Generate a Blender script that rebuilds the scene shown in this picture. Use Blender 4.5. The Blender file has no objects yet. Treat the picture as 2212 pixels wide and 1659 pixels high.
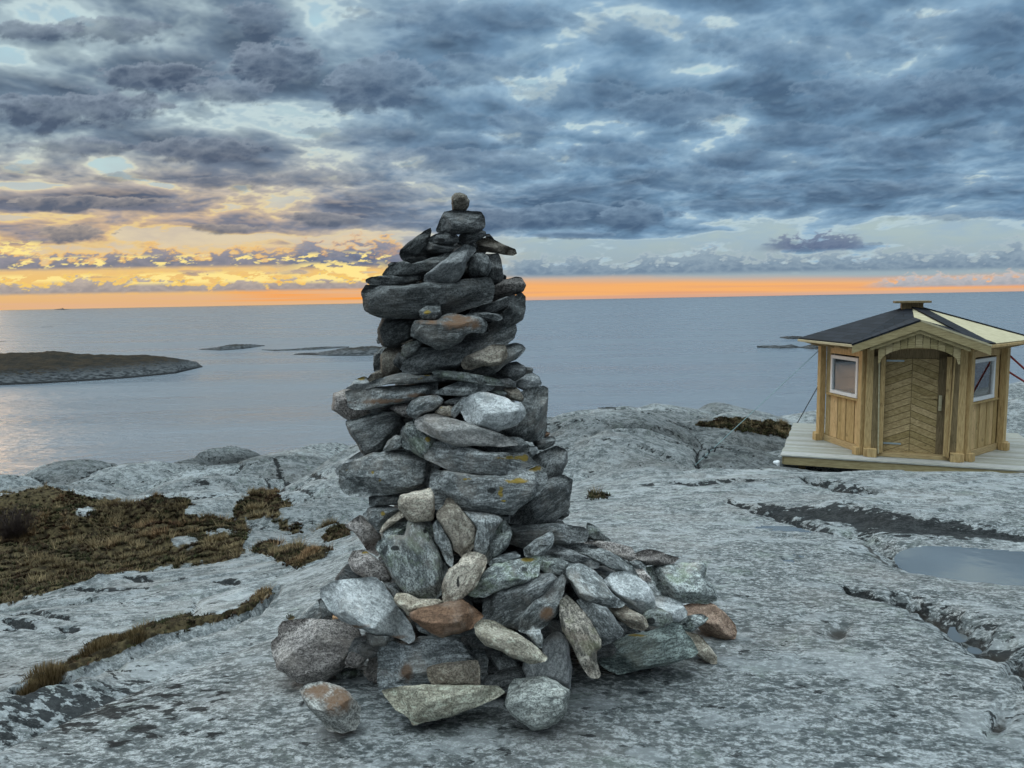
import bpy, bmesh, math, random
import numpy as np
from mathutils import Vector, Matrix, noise as mnoise
from mathutils.bvhtree import BVHTree

sc = bpy.context.scene
COL = sc.collection
R = math.radians

# ------------------------------------------------------------------ camera
PITCH, ROLL, FPX = R(6.45), R(1.06), 1609.0      # FPX: focal length for a 2212 px wide picture
cam_d = bpy.data.cameras.new('camera')
cam = bpy.data.objects.new('camera', cam_d)
COL.objects.link(cam)
cam_d.sensor_width = 36.0
cam_d.lens = FPX / 2212.0 * 36.0
cam_d.clip_start = 0.05
cam_d.clip_end = 90000.0
CM = Matrix.Rotation(R(90) - PITCH, 4, 'X') @ Matrix.Rotation(-ROLL, 4, 'Z')
cam.matrix_world = CM
sc.camera = cam
CM3 = np.array(CM.to_3x3())
SEA_Z = -60.0

def ray(px, py):
    """direction (unit y) through a point of the 2212x1659 sketch grid, camera at the origin"""
    px = np.asarray(px, float); py = np.asarray(py, float)
    v = np.stack([(px - 1106.0) / FPX, -(py - 829.5) / FPX, -np.ones_like(px + py)], -1)
    return v @ CM3.T
def at(px, py, Y):
    d = ray(px, py)
    return d * (np.asarray(Y)[..., None] / d[..., 1:2])
def at_z(px, py, z):
    d = ray(px, py)
    return d * (z / d[..., 2:3])
def azel(px, py):
    d = ray(px, py); d = d / np.linalg.norm(d)
    return math.atan2(d[0], d[1]), math.asin(d[2])

# ------------------------------------------------------------------ node helpers
class NB:
    """small expression builder for shader nodes"""
    def __init__(s, tree):
        s.t = tree; s.n = tree.nodes; s.l = tree.links
    def new(s, typ, **kw):
        n = s.n.new(typ)
        for k, v in kw.items(): setattr(n, k, v)
        return n
    def put(s, sock, v):
        if isinstance(v, bpy.types.NodeSocket): s.l.new(v, sock)
        elif v is not None: sock.default_value = v
    def m(s, op, a, b=None, c=None, clamp=False):
        n = s.new('ShaderNodeMath', operation=op); n.use_clamp = clamp
        s.put(n.inputs[0], a); s.put(n.inputs[1], b)
        if c is not None: s.put(n.inputs[2], c)
        return n.outputs[0]
    def add(s, a, b): return s.m('ADD', a, b)
    def mul(s, a, b): return s.m('MULTIPLY', a, b)
    def sub(s, a, b): return s.m('SUBTRACT', a, b)
    def ss(s, x, lo, hi, a=0.0, b=1.0):
        n = s.new('ShaderNodeMapRange', interpolation_type='SMOOTHSTEP')
        s.put(n.inputs[0], x); s.put(n.inputs[1], lo); s.put(n.inputs[2], hi); s.put(n.inputs[3], a); s.put(n.inputs[4], b)
        return n.outputs[0]
    def lin(s, x, lo, hi, a=0.0, b=1.0):
        n = s.new('ShaderNodeMapRange'); n.clamp = True
        s.put(n.inputs[0], x); s.put(n.inputs[1], lo); s.put(n.inputs[2], hi); s.put(n.inputs[3], a); s.put(n.inputs[4], b)
        return n.outputs[0]
    def mix(s, f, a, b, mode='MIX'):
        n = s.new('ShaderNodeMix', data_type='RGBA', blend_type=mode)
        s.put(n.inputs[0], f)
        for i, v in ((6, a), (7, b)):
            if isinstance(v, tuple) and len(v) == 3: v = v + (1.0,)
            s.put(n.inputs[i], v)
        return n.outputs[2]
    def noise(s, vec, scale, detail=4, rough=0.55, dist=0.0, dims='3D', out=0):
        n = s.new('ShaderNodeTexNoise', noise_dimensions=dims)
        s.put(n.inputs['Vector'], vec); n.inputs['Scale'].default_value = scale
        n.inputs['Detail'].default_value = detail; n.inputs['Roughness'].default_value = rough
        n.inputs['Distortion'].default_value = dist
        return n.outputs[out]
    def voro(s, vec, scale, feature='F1', out=0):
        n = s.new('ShaderNodeTexVoronoi', feature=feature)
        s.put(n.inputs['Vector'], vec); n.inputs['Scale'].default_value = scale
        return n.outputs[out]
    def mapping(s, vec, scale=(1, 1, 1), rot=(0, 0, 0), loc=(0, 0, 0)):
        n = s.new('ShaderNodeMapping'); s.put(n.inputs[0], vec)
        n.inputs['Scale'].default_value = scale; n.inputs['Rotation'].default_value = rot; n.inputs['Location'].default_value = loc
        return n.outputs[0]
    def xyz(s, x, y, z):
        n = s.new('ShaderNodeCombineXYZ')
        s.put(n.inputs[0], x); s.put(n.inputs[1], y); s.put(n.inputs[2], z); return n.outputs[0]
    def sep(s, v):
        n = s.new('ShaderNodeSeparateXYZ'); s.put(n.inputs[0], v); return n.outputs
    def attr(s, name, kind='GEOMETRY'):
        n = s.new('ShaderNodeAttribute', attribute_name=name, attribute_type=kind); return n
    def bump(s, h, strength=0.5, dist=0.01, normal=None):
        n = s.new('ShaderNodeBump'); n.inputs['Strength'].default_value = strength
        n.inputs['Distance'].default_value = dist
        s.put(n.inputs['Height'], h)
        if normal is not None: s.put(n.inputs['Normal'], normal)
        return n.outputs[0]

def sr(r, g, b):
    """sRGB 0-255 to linear"""
    f = lambda c: (c / 255 / 12.92) if c / 255 <= 0.04045 else ((c / 255 + 0.055) / 1.055) ** 2.4
    return (f(r), f(g), f(b))

# ------------------------------------------------------------------ world: a faint base, the cloudy dusk sky itself is the dome below
wd = bpy.data.worlds.new('World'); sc.world = wd; wd.use_nodes = True
wd.node_tree.nodes['Background'].inputs[0].default_value = (0.10, 0.13, 0.17, 1)
wd.node_tree.nodes['Background'].inputs[1].default_value = 0.5

# ------------------------------------------------------------------ sun: low, behind cloud on the left
sun_d = bpy.data.lights.new('sun', 'SUN')
sun_d.energy = 0.75; sun_d.angle = R(16); sun_d.color = (1.0, 0.62, 0.30)
sun = bpy.data.objects.new('sun', sun_d); COL.objects.link(sun)
SAZ, SEL = R(-43), R(8)
sd = Vector((math.sin(SAZ) * math.cos(SEL), math.cos(SAZ) * math.cos(SEL), math.sin(SEL)))   # towards the sun
sun.rotation_euler = sd.to_track_quat('Z', 'Y').to_euler()

sc.view_settings.view_transform = 'Standard'; sc.view_settings.look = 'None'
sc.view_settings.exposure = 0.0; sc.view_settings.gamma = 1.0
sc.render.engine = 'CYCLES'
sc.cycles.max_bounces = 6; sc.cycles.diffuse_bounces = 3; sc.cycles.glossy_bounces = 3
sc.cycles.sample_clamp_indirect = 4.0

# ------------------------------------------------------------------ mesh helpers
def link_mesh(name, verts, faces, mat=None, parent=None, smooth=True, loc=None):
    me = bpy.data.meshes.new(name)
    v = np.asarray(verts, np.float32)
    if isinstance(faces, np.ndarray):
        nf, k = faces.shape
        me.vertices.add(len(v)); me.vertices.foreach_set('co', v.ravel())
        me.loops.add(nf * k); me.loops.foreach_set('vertex_index', faces.astype(np.int32).ravel())
        me.polygons.add(nf); me.polygons.foreach_set('loop_start', np.arange(0, nf * k, k, dtype=np.int32))
        me.polygons.foreach_set('loop_total', np.full(nf, k, np.int32))
        me.update(calc_edges=True)
    else:
        me.from_pydata([tuple(map(float, p)) for p in v], [], faces)
    me.polygons.foreach_set('use_smooth', np.full(len(me.polygons), smooth))
    me.validate()
    if mat: me.materials.append(mat)
    o = bpy.data.objects.new(name, me); COL.objects.link(o)
    if parent: o.parent = parent
    if loc is not None: o.location = loc
    return o
def attr(o, name, vals, typ='FLOAT_COLOR'):
    a = o.data.attributes.new(name, typ, 'POINT')
    if typ == 'FLOAT_COLOR': a.data.foreach_set('color', np.asarray(vals, np.float32).ravel())
    else: a.data.foreach_set('value', np.asarray(vals, np.float32).ravel())
def tag(o, label=None, cat=None, group=None, kind=None):
    if label: o['label'] = label
    if cat: o['category'] = cat
    if group: o['group'] = group
    if kind: o['kind'] = kind
    return o
def empty(name, loc=(0, 0, 0), rz=0.0):
    o = bpy.data.objects.new(name, None); COL.objects.link(o)
    o.location = loc; o.rotation_euler = (0, 0, rz); o.empty_display_size = 0.2
    return o

def _hash(ix, iy, iz, s):
    h = (ix.astype(np.int64) * 374761393 + iy.astype(np.int64) * 668265263 + iz.astype(np.int64) * 2147483647 % 4294967291 + s * 974634777) & 0xffffffff
    h = ((h ^ (h >> 13)) * 1274126177) & 0xffffffff
    h = ((h ^ (h >> 16)) * 2246822519) & 0xffffffff
    return h ^ (h >> 15)
def vnoise(x, y, z, seed=0):
    """gradient noise, about -0.7 .. 0.7"""
    x = np.asarray(x, float); y = np.asarray(y, float) + 0 * x; z = np.asarray(z, float) + 0 * x
    xi, yi, zi = np.floor(x), np.floor(y), np.floor(z)
    fx, fy, fz = x - xi, y - yi, z - zi
    xi = xi.astype(np.int64); yi = yi.astype(np.int64); zi = zi.astype(np.int64)
    f = lambda t: t * t * t * (t * (t * 6 - 15) + 10)
    u, v, w = f(fx), f(fy), f(fz)
    out = 0.0
    for dx in (0, 1):
        for dy in (0, 1):
            for dz in (0, 1):
                h = _hash(xi + dx, yi + dy, zi + dz, seed)
                gx = (h & 1023) / 511.5 - 1; gy = ((h >> 10) & 1023) / 511.5 - 1; gz = ((h >> 20) & 1023) / 511.5 - 1
                g = gx * (fx - dx) + gy * (fy - dy) + gz * (fz - dz)
                out = out + g * (u if dx else 1 - u) * (v if dy else 1 - v) * (w if dz else 1 - w)
    return out
def fbm(x, y, z=0.0, oct=4, seed=0, gain=0.5):
    r = 0.0; a = 1.0; f = 1.0
    for i in range(oct):
        r = r + a * vnoise(x * f, y * f, z * f if not np.isscalar(z) else z * f + np.zeros_like(x), seed + i * 17)
        a *= gain; f *= 2.03
    return r
def sstep(x, a, b):
    t = np.clip((x - a) / (b - a), 0, 1); return t * t * (3 - 2 * t)
# ------------------------------------------------------------------ sky colours, as a function of direction
def sr3(r, g, b): return np.array(sr(r, g, b))
def mixc(a, b, t): return a + (b - a) * t[..., None]
def billow(x, y, oct=4, seed=0, gain=0.5):
    r = 0.0; a = 1.0; f = 1.0; tot = 0
    for i in range(oct):
        r = r + a * (1 - np.abs(vnoise(x * f, y * f, 0.37 * i, seed + 13 * i)) * 2.6); tot += a; a *= gain; f *= 2.1
    return r / tot
def sky_colour(px, py, d):
    """px, py: sketch-grid position of each direction; d: unit directions (n, 3)"""
    z = d[..., 2]; el = np.degrees(np.arcsin(np.clip(z, -1, 1))); az = np.degrees(np.arctan2(d[..., 0], d[..., 1]))
    hy = 668 - 41 * px / 2212.0                                  # horizon line in the sketch grid
    h = hy - py                                                   # height over the horizon
    k = 1 / (np.maximum(z, 0) + 0.17)
    X, Y = d[..., 0] * k, d[..., 1] * k
    wx = fbm(X * 1.7, Y * 1.7, 0.0, 3, 101); wy = fbm(X * 1.7 + 9, Y * 1.7, 0.0, 3, 102)
    XW, YW = X + 0.09 * wx, Y + 0.09 * wy
    big = fbm(XW * 2.4, YW * 2.4, 0.0, 6, 111, 0.58)
    pf = 0.62 - billow(XW * 2.9, YW * 2.9, 5, 121, 0.55)
    fine = fbm(XW * 9, YW * 9, 0.0, 3, 131, 0.6)
    bl = np.zeros_like(px)
    wobx = 60 * wx; woby = 24 * wy
    for (bx, by, sx, sy, a) in BLOBS:
        q = ((px - bx + wobx) / sx) ** 2 + ((py - by + woby) / sy) ** 2
        bl += a * np.exp(-0.5 * q)
    left = sstep(-px, -1250, -350); warm = left * sstep(-h, -420, -120)
    D = 0.46 + 0.95 * big + 0.95 * pf + 0.10 * fine + 0.75 * bl + 0.17 * sstep(px, 700, 1500)
    thin = sstep(-h, -210, -120)                                   # few big clouds low down: banks take over
    D = D * (1 - thin) + thin * (0.8 * big + 0.35 * pf + bl + 0.02 - 3 * sstep(-h, -66, -50))
    # clear sky
    c_l = mixc(sr3(228, 180, 128), sr3(240, 196, 122), sstep(h, 0, 60)); c_l = mixc(c_l, sr3(222, 206, 176), sstep(h, 60, 150)); c_l = mixc(c_l, sr3(188, 212, 214), sstep(h, 170, 300)); c_l = mixc(c_l, sr3(176, 210, 222), sstep(h, 340, 640))
    hw = h + 5 * fbm(px / 260.0, h / 14.0, 0.3, 4, 143)
    c_r = mixc(sr3(214, 174, 150), sr3(246, 178, 110), sstep(h, 1, 10)); c_r = mixc(c_r, sr3(158, 176, 184), sstep(hw, 20 + 12 * np.clip((1700 - px) / 600, -0.3, 1), 46 + 12 * np.clip((1700 - px) / 600, -.3, 1))); c_r = mixc(c_r, sr3(172, 192, 194), sstep(h, 60, 150)); c_r = mixc(c_r, sr3(176, 206, 216), sstep(h, 150, 420))
    st = fbm(px / 420.0 + h / 37.0, h / 9.0 + px / 1900.0, 0.0, 4, 141)
    org = sstep(px, 420, 620) * sstep(-px, -1000, -820) * sstep(-h, -56, -40) * sstep(h, 4, 10)
    c_l = mixc(c_l, sr3(255, 158, 58), np.clip(org * (0.65 + 1.1 * st), 0, 1))
    c_l = mixc(c_l, sr3(226, 180, 150), np.clip(0.9 * sstep(-h, -46, -20) * (0.35 - 1.4 * st), 0, 1) * 0.7)
    c_r = mixc(c_r, sr3(220, 160, 130), np.clip(sstep(-h, -44, -8) * (0.30 - 1.9 * st), 0, 1) * 0.75)
    C = mixc(c_r, c_l, sstep(-px, -1180, -820))
    # main cloud cover
    gy = (np.gradient(D, axis=0) / np.maximum(np.abs(np.gradient(h, axis=0)), 0.3)) if D.ndim == 2 else 0 * D     # rows run upward
    gy = np.where(np.gradient(h, axis=0) < 0, -gy, gy) if D.ndim == 2 else gy
    if D.ndim == 2:
        for _ in range(2): gy = (gy + np.roll(gy, 1, 0) + np.roll(gy, -1, 0) + np.roll(gy, 1, 1) + np.roll(gy, -1, 1)) / 5
    lit = np.clip(-gy * 13, 0, 1); shade = np.clip(gy * 11, 0, 1)
    veil = np.clip(0.55 + 1.5 * fbm(XW * 3.1, YW * 3.1, 0.0, 5, 171, 0.6), 0, 1)
    C = mixc(C, mixc(mixc(np.broadcast_to(sr3(150, 178, 202), C.shape), sr3(170, 190, 202), left), sr3(198, 184, 170), warm), veil * 0.62 * sstep(h, 60, 150))
    t = sstep(D, 0.20, 0.80); deep = sstep(D, 0.60, 1.45)
    b_r = mixc(sr3(148, 180, 204), sr3(106, 140, 170), t); b_r = mixc(b_r, sr3(68, 94, 122), deep)
    b_l = mixc(sr3(170, 190, 198), sr3(106, 126, 146), t); b_l = mixc(b_l, sr3(64, 80, 102), deep)
    b_w = mixc(sr3(214, 180, 142), sr3(136, 134, 146), t); b_w = mixc(b_w, sr3(92, 100, 122), deep)
    body = mixc(b_r, b_l, left); body = mixc(body, b_w, warm)
    litc = mixc(mixc(np.broadcast_to(sr3(150, 176, 200), body.shape), sr3(188, 202, 208), left), sr3(228, 186, 140), warm)
    body = mixc(body, litc, lit * 0.42); body = mixc(body, sr3(76, 92, 118), shade * 0.28)
    body = body * (1 + 0.16 * fine + 0.12 * fbm(XW * 5, YW * 5, 0.0, 3, 151))[..., None]
    cov = sstep(D, 0.00, 0.32)
    rimg = sstep(D, 0.02, 0.14) * sstep(-D, -0.32, -0.16)
    C = mixc(C, body, cov * 0.96)
    C = mixc(C, mixc(np.broadcast_to(sr3(206, 224, 224), C.shape), sr3(255, 214, 110), warm), rimg * 0.60 * (1 - thin * .4))
    # separate heaps of cloud: crisp lit tops, soft shaded feet
    for n_, (bx, by, sx, sy, al) in enumerate(PUFFS):
        m_ = (np.abs(px - bx) < sx * 1.9) & (np.abs(py - by) < sy * 2.1)
        if not m_.any(): continue
        x_, y_ = px[m_], py[m_]
        u = (x_ - bx) / sx; v = (y_ - by) / sy
        b1 = billow(x_ / 70.0 + n_, y_ / 34.0, 5, 500 + n_ * 7, 0.60); lo = fbm(x_ / 130.0, y_ / 60.0 + n_, 0.0, 3, 900 + n_)
        r = np.sqrt(u * u + np.where(v > 0, v * 0.8, v) ** 2)
        S = 1.0 - r + 0.75 * (0.75 - b1) + 0.55 * lo
        edge = np.where(v < 0, 0.16, 0.55)
        a = np.clip(S / edge, 0, 1); a = a * a * (3 - 2 * a)
        lf = left[m_]; wm = warm[m_]
        dk = mixc(mixc(np.broadcast_to(sr3(74, 98, 126), (len(x_), 3)), sr3(70, 84, 106), lf), sr3(96, 104, 120), wm)
        pl = mixc(mixc(np.broadcast_to(sr3(132, 158, 182), (len(x_), 3)), sr3(142, 156, 172), lf), sr3(176, 162, 150), wm)
        k1 = np.clip(0.30 - 0.30 * v + 0.9 * (b1 - 0.55) + 0.5 * (1 - np.clip(S / 0.45, 0, 1)), 0, 1)
        C[m_] = mixc(C[m_], mixc(dk, pl, k1), a * al * (0.75 + 0.25 * lf))
    # banks of small cumulus near the horizon
    for (x0, x1, base, top, cell, rim, seed, mixl) in BANKS:
        yy = py + 41 * (px - 1106) / 2212.0 * 0.9
        span = base - top
        b1 = billow(px / (cell * 1.6), yy / (cell * 0.75), 5, seed, 0.58)
        env = sstep(px, x0 - 40, x0 + 60) * sstep(-px, -x1 - 40, -x1 + 60)
        prof = fbm(px / (cell * 3.2), 0 * px, 0.5, 4, seed + 3) * 0.7 + 0.45
        u = (base - yy) / span                                    # 0 base .. 1 top
        S = (prof * 1.15 + (b1 - 0.5) * 1.1) * env - u
        below = sstep(u, -0.12 - 0.15 * b1, 0.06)
        a = sstep(S, -0.10, 0.16) * below * env
        gl_ = 0.8 * np.exp(-(np.clip(S, -1, 1) / 0.12) ** 2) * below * env
        low = np.clip(u / 0.8, 0, 1)
        dark = mixl[0]; pale = mixl[1]
        body2 = mixc(np.broadcast_to(sr3(*dark), C.shape), sr3(*pale), np.clip(low * 0.55 + (b1 - 0.5) * 1.3, 0, 1))
        C = mixc(C, body2, a * 0.93)
        C = mixc(C, sr3(*rim[0]), gl_ * rim[1] * sstep(u, -0.05, 0.2))
    # hot yellow breaks on the left
    for (x0, x1, y0, y1, seed, th) in FIRE:
        yy = py + 41 * (px - 1106) / 2212.0 * 0.9
        n = fbm(px / 46.0, yy / 13.0, 0.0, 5, seed, 0.6)
        e = sstep(px, x0, x0 + 80) * sstep(-px, -x1, -x1 + 80) * sstep(yy, y0 - 6, y0 + 5) * sstep(-yy, -y1 - 6, -y1 + 5)
        C = mixc(C, np.array([1.0, 0.80, 0.30]), sstep(n, th, th + 0.12) * e)
    # sky out of view: brightness added overhead, behind and left to light the rocks
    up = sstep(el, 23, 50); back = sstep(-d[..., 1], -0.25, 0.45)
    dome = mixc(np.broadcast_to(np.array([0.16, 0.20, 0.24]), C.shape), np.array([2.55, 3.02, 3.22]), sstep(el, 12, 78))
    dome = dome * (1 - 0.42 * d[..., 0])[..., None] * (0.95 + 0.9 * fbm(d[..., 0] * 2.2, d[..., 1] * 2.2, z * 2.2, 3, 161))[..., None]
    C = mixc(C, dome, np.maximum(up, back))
    side = sstep(np.abs(az), 45, 75) * (1 - np.maximum(up, back))
    C = mixc(C, sr3(120, 135, 155), side * 0.8)
    C = mixc(C, np.array([0.10, 0.13, 0.17]), sstep(-el, 0.05, 1.2))
    return np.clip(C, 0.002, 4)
BLOBS = [
    (230, 12, 130, 26, .35), (540, 26, 60, 46, .35), (60, 85, 90, 22, .30), (420, 66, 70, 40, -.50), (680, 45, 20, 40, -.30), (800, 30, 80, 22, .35), (860, 20, 60, 30, .3), (560, 70, 30, 20, .2), (30, 120, 90, 20, -.3), (250, 110, 120, 12, -.30),
    (560, 130, 120, 50, .42), (830, 180, 120, 70, .60), (180, 210, 240, 40, .55), (600, 190, 90, 26, .35), (70, 30, 60, 18, -.3),
    (350, 190, 80, 10, -.45), (600, 250, 130, 10, -.12), (520, 245, 60, 14, .2), (655, 158, 16, 40, -.30), (880, 245, 90, 10, -.25), (330, 260, 140, 14, -.3), (400, 235, 120, 12, -.2),
    (420, 330, 120, 26, .30), (130, 310, 180, 22, .20), (230, 360, 90, 14, -.35), (620, 330, 200, 10, -.15),
    (150, 404, 150, 7, -.7), (190, 437, 210, 15, 1.1), (60, 470, 160, 10, -.6), (700, 474, 110, 16, .75), (420, 470, 60, 8, -.5), (1040, 478, 150, 22, .95), (1170, 462, 110, 18, .8), (1365, 470, 75, 24, 1.1),
    (150, 508, 75, 18, .9), (500, 492, 70, 10, .6), (820, 510, 200, 9, -.4), (330, 505, 200, 8, -.3),
    (1510, 148, 60, 9, -.75), (1215, 268, 60, 9, -.75), (1310, 288, 45, 6, -.6), (1060, 262, 60, 8, -.3), (1260, 312, 26, 6, -.4),
    (1500, 215, 150, 34, .45), (1130, 270, 50, 20, .3), (2050, 210, 260, 45, .42), (1750, 60, 400, 60, .08), (1400, 90, 200, 20, -.10), (1700, 120, 200, 20, -.05),
    (1250, 365, 300, 40, .12), (1700, 300, 160, 26, .20), (1900, 330, 300, 30, .22), (2090, 470, 120, 10, .5), (1620, 440, 200, 14, .35), (1900, 420, 300, 20, .25),
    (1250, 509, 90, 6, .95), (1560, 497, 130, 6, .4), (1770, 512, 45, 14, 1.0), (1790, 535, 120, 8, .8), (1500, 520, 300, 16, -.35), (1950, 505, 300, 22, -.45), (2140, 376, 60, 5, -.5), (2100, 500, 110, 8, -.3),
]
PUFFS = [(820, 185, 130, 62, .85), (590, 140, 110, 46, .8), (150, 235, 210, 34, .8), (330, 165, 150, 30, .75), (500, 200, 110, 28, .7), (1130, 272, 85, 34, .7),
    (1480, 235, 170, 38, .75), (1900, 205, 190, 40, .75), (2110, 190, 130, 46, .7), (1050, 150, 120, 34, .55), (1240, 205, 130, 30, .5), (430, 325, 130, 26, .7),
    (170, 318, 130, 20, .6), (250, 62, 120, 26, .6), (60, 70, 90, 22, .7), (560, 40, 70, 34, .6), (1000, 40, 200, 34, .45), (1350, 60, 200, 30, .4), (1750, 110, 240, 36, .5),
    (2080, 60, 180, 40, .5), (760, 290, 130, 18, .45), (950, 345, 150, 24, .6), (1150, 350, 110, 26, .6), (1340, 330, 110, 24, .65), (1500, 385, 150, 24, .6), (1720, 290, 170, 22, .6),
    (1950, 320, 170, 26, .6), (2150, 290, 120, 22, .6), (700, 385, 150, 18, .55), (500, 395, 140, 14, .5), (900, 420, 160, 18, .5), (1230, 410, 170, 18, .5), (1650, 350, 140, 20, .5),
    (1830, 410, 170, 18, .55), (2080, 400, 150, 20, .5), (1090, 475, 190, 24, .95), (1240, 455, 90, 18, .9), (1368, 468, 84, 24, .95), (1600, 445, 150, 12, .6), (2080, 465, 150, 12, .7),
    (150, 506, 80, 18, .95), (190, 438, 210, 13, .9), (490, 495, 70, 10, .8), (700, 474, 90, 13, .9), (1240, 509, 100, 7, .85), (1780, 530, 100, 10, .7), (60, 365, 120, 12, .4), (330, 380, 110, 10, .5)]
BANKS = [
    (-400, 900, 562, 520, 34, ((250, 196, 110), .75), 301, ((112, 120, 140), (150, 148, 160))),
    (-400, 860, 616, 584, 22, ((255, 214, 96), .85), 311, ((150, 146, 150), (186, 176, 170))),
    (620, 900, 568, 512, 30, ((235, 180, 120), .5), 321, ((100, 112, 136), (140, 144, 160))),
    (1080, 2600, 594, 545, 26, ((182, 196, 202), .55), 331, ((112, 134, 156), (150, 170, 184))),
    (1650, 1880, 548, 505, 20, ((150, 160, 176), .3), 341, ((96, 112, 140), (120, 134, 158))),
    (1880, 2900, 632, 606, 16, ((236, 200, 176), .5), 351, ((158, 168, 178), (190, 190, 194))),
]
FIRE = [(-60, 260, 578, 592, 401, -.02), (240, 640, 578, 600, 402, -.08), (600, 860, 562, 602, 403, -.12), (-60, 130, 505, 535, 404, -.03), (-100, 900, 540, 562, 405, .14), (1090, 1150, 548, 556, 406, -.1)]

def build_sky():
    az = np.concatenate([np.linspace(-180, -80, 30)[:-1], np.linspace(-80, -46, 160)[:-1], np.linspace(-46, 46, 1240), np.linspace(46, 80, 160)[1:], np.linspace(80, 180, 30)[1:]])
    el = np.concatenate([np.linspace(-8, -0.5, 6)[:-1], np.linspace(-0.5, 9, 210)[:-1], np.linspace(9, 26, 210), np.linspace(26, 90, 40)[1:]])
    A, E = np.meshgrid(np.radians(az), np.radians(el))
    d = np.stack([np.sin(A) * np.cos(E), np.cos(A) * np.cos(E), np.sin(E)], -1)
    q = d @ CM3                                               # into the sketch grid, to know where the cloud masses go
    w = -q[..., 2]; ok = w > 0.25; w = np.where(ok, w, 0.25)
    px = np.where(ok, 1106 + q[..., 0] / w * FPX, np.sign(d[..., 0]) * 9000 + 1106); py = np.where(ok, 829.5 - q[..., 1] / w * FPX, 650 - np.degrees(E) * 28)
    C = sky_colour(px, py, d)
    nr, nc = A.shape; i = np.arange(nr - 1)[:, None] * nc + np.arange(nc - 1)[None, :]; i = i.ravel()
    F = np.stack([i, i + nc, i + nc + 1, i + 1], 1)
    m = bpy.data.materials.new('sky_light'); m.use_nodes = True; m.node_tree.nodes.clear(); b = NB(m.node_tree)
    e = b.new('ShaderNodeEmission'); o_ = b.new('ShaderNodeOutputMaterial'); b.l.new(e.outputs[0], o_.inputs[0])
    b.put(e.inputs[0], b.attr('sky').outputs['Color']); m.cycles.emission_sampling = 'NONE'
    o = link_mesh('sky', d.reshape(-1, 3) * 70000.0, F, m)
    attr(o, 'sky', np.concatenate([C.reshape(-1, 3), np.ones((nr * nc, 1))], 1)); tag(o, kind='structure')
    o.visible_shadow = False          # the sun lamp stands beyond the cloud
build_sky()
# ------------------------------------------------------------------ materials for rock, sea, plants
def mat_new(name):
    m = bpy.data.materials.new(name); m.use_nodes = True; m.node_tree.nodes.clear()
    b = NB(m.node_tree)
    p = b.new('ShaderNodeBsdfPrincipled'); o = b.new('ShaderNodeOutputMaterial')
    b.l.new(p.outputs[0], o.inputs[0]); p.inputs['Specular IOR Level'].default_value = 0.3
    return m, b, p

def ground_material():
    m, b, p = mat_new('bedrock')
    g = b.new('ShaderNodeNewGeometry').outputs['Position']
    msk = b.attr('mask')                                   # r plants/soil, g black lichen, b wet
    mk = b.sep(msk.outputs['Color'])
    tone = b.attr('tone').outputs['Fac']; spk = b.attr('speck').outputs['Fac']
    F = b.mapping(g, (0.74, 1.12, 1.4), (0, 0, R(20)))
    n_big = b.noise(F, 1.1, 5, 0.55)
    n_mid = b.noise(F, 9.0, 6, 0.66, 0.5)
    n_fin = b.noise(F, 34.0, 5, 0.70, 0.4)
    n_spk = b.noise(g, 85.0, 3, 0.6)
    base = b.mix(b.ss(n_mid, 0.41, 0.59), (0.155, 0.172, 0.175), (0.40, 0.42, 0.42))
    base = b.mix(b.mul(b.ss(n_fin, 0.51, 0.53), b.mul(spk, 0.74)), base, (0.052, 0.062, 0.064))
    base = b.mix(b.mul(b.ss(n_fin, 0.45, 0.43), b.mul(spk, 0.62)), base, (0.62, 0.65, 0.66))
    base = b.mix(b.mul(b.ss(n_spk, 0.50, 0.55), 0.45), base, (0.07, 0.08, 0.08))
    base = b.mix(b.mul(b.ss(n_big, 0.50, 0.68), 0.28), base, (0.33, 0.31, 0.29))     # warm streaks
    pale = b.ss(b.noise(F, 2.4, 8, 0.7), 0.53, 0.57)
    base = b.mix(b.mul(pale, 0.42), base, (0.46, 0.49, 0.50))                          # pale crust lichen
    grn = b.ss(b.noise(g, 3.4, 6, 0.65), 0.55, 0.70)
    base = b.mix(b.mul(grn, 0.30), base, (0.25, 0.30, 0.25))
    # blotches of black lichen
    blk = b.noise(b.mapping(g, (0.75, 1.3, 1.4), (0, 0, R(20))), 13.0, 5, 0.62, 0.3)
    bl = b.m('MAXIMUM', b.mul(b.ss(blk, 0.625, 0.645), 0.85), b.ss(b.add(blk, b.mul(mk[1], 0.42)), 0.65, 0.70))
    base = b.mix(b.mul(bl, 0.88), base, (0.010, 0.011, 0.012))
    # tone
    tn = b.add(0.30, tone)
    base = b.mix(1.0, base, b.xyz(tn, tn, tn), 'MULTIPLY')
    soil = b.mix(b.ss(b.noise(g, 14, 5, 0.6), 0.35, 0.65), (0.024, 0.018, 0.010), (0.10, 0.078, 0.040))
    pf = b.ss(b.add(mk[0], b.mul(b.sub(b.noise(g, 6.0, 5, 0.6), 0.5), 0.9)), 0.42, 0.56)
    base = b.mix(pf, base, soil)
    wet = b.ss(b.add(mk[2], b.mul(b.sub(b.noise(g, 9.0, 4), 0.5), 0.6)), 0.35, 0.7)
    base = b.mix(b.mul(wet, 0.85), base, (0.030, 0.025, 0.020))
    b.put(p.inputs['Base Color'], base)
    b.put(p.inputs['Roughness'], b.sub(0.95, b.mul(wet, 0.35))); p.inputs['Specular IOR Level'].default_value = 0.12
    h = b.add(b.mul(n_fin, 0.8), b.add(b.mul(n_mid, 0.7), b.mul(n_spk, 0.25)))
    b.put(p.inputs['Normal'], b.bump(h, 0.8, 0.020))
    return m

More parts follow.
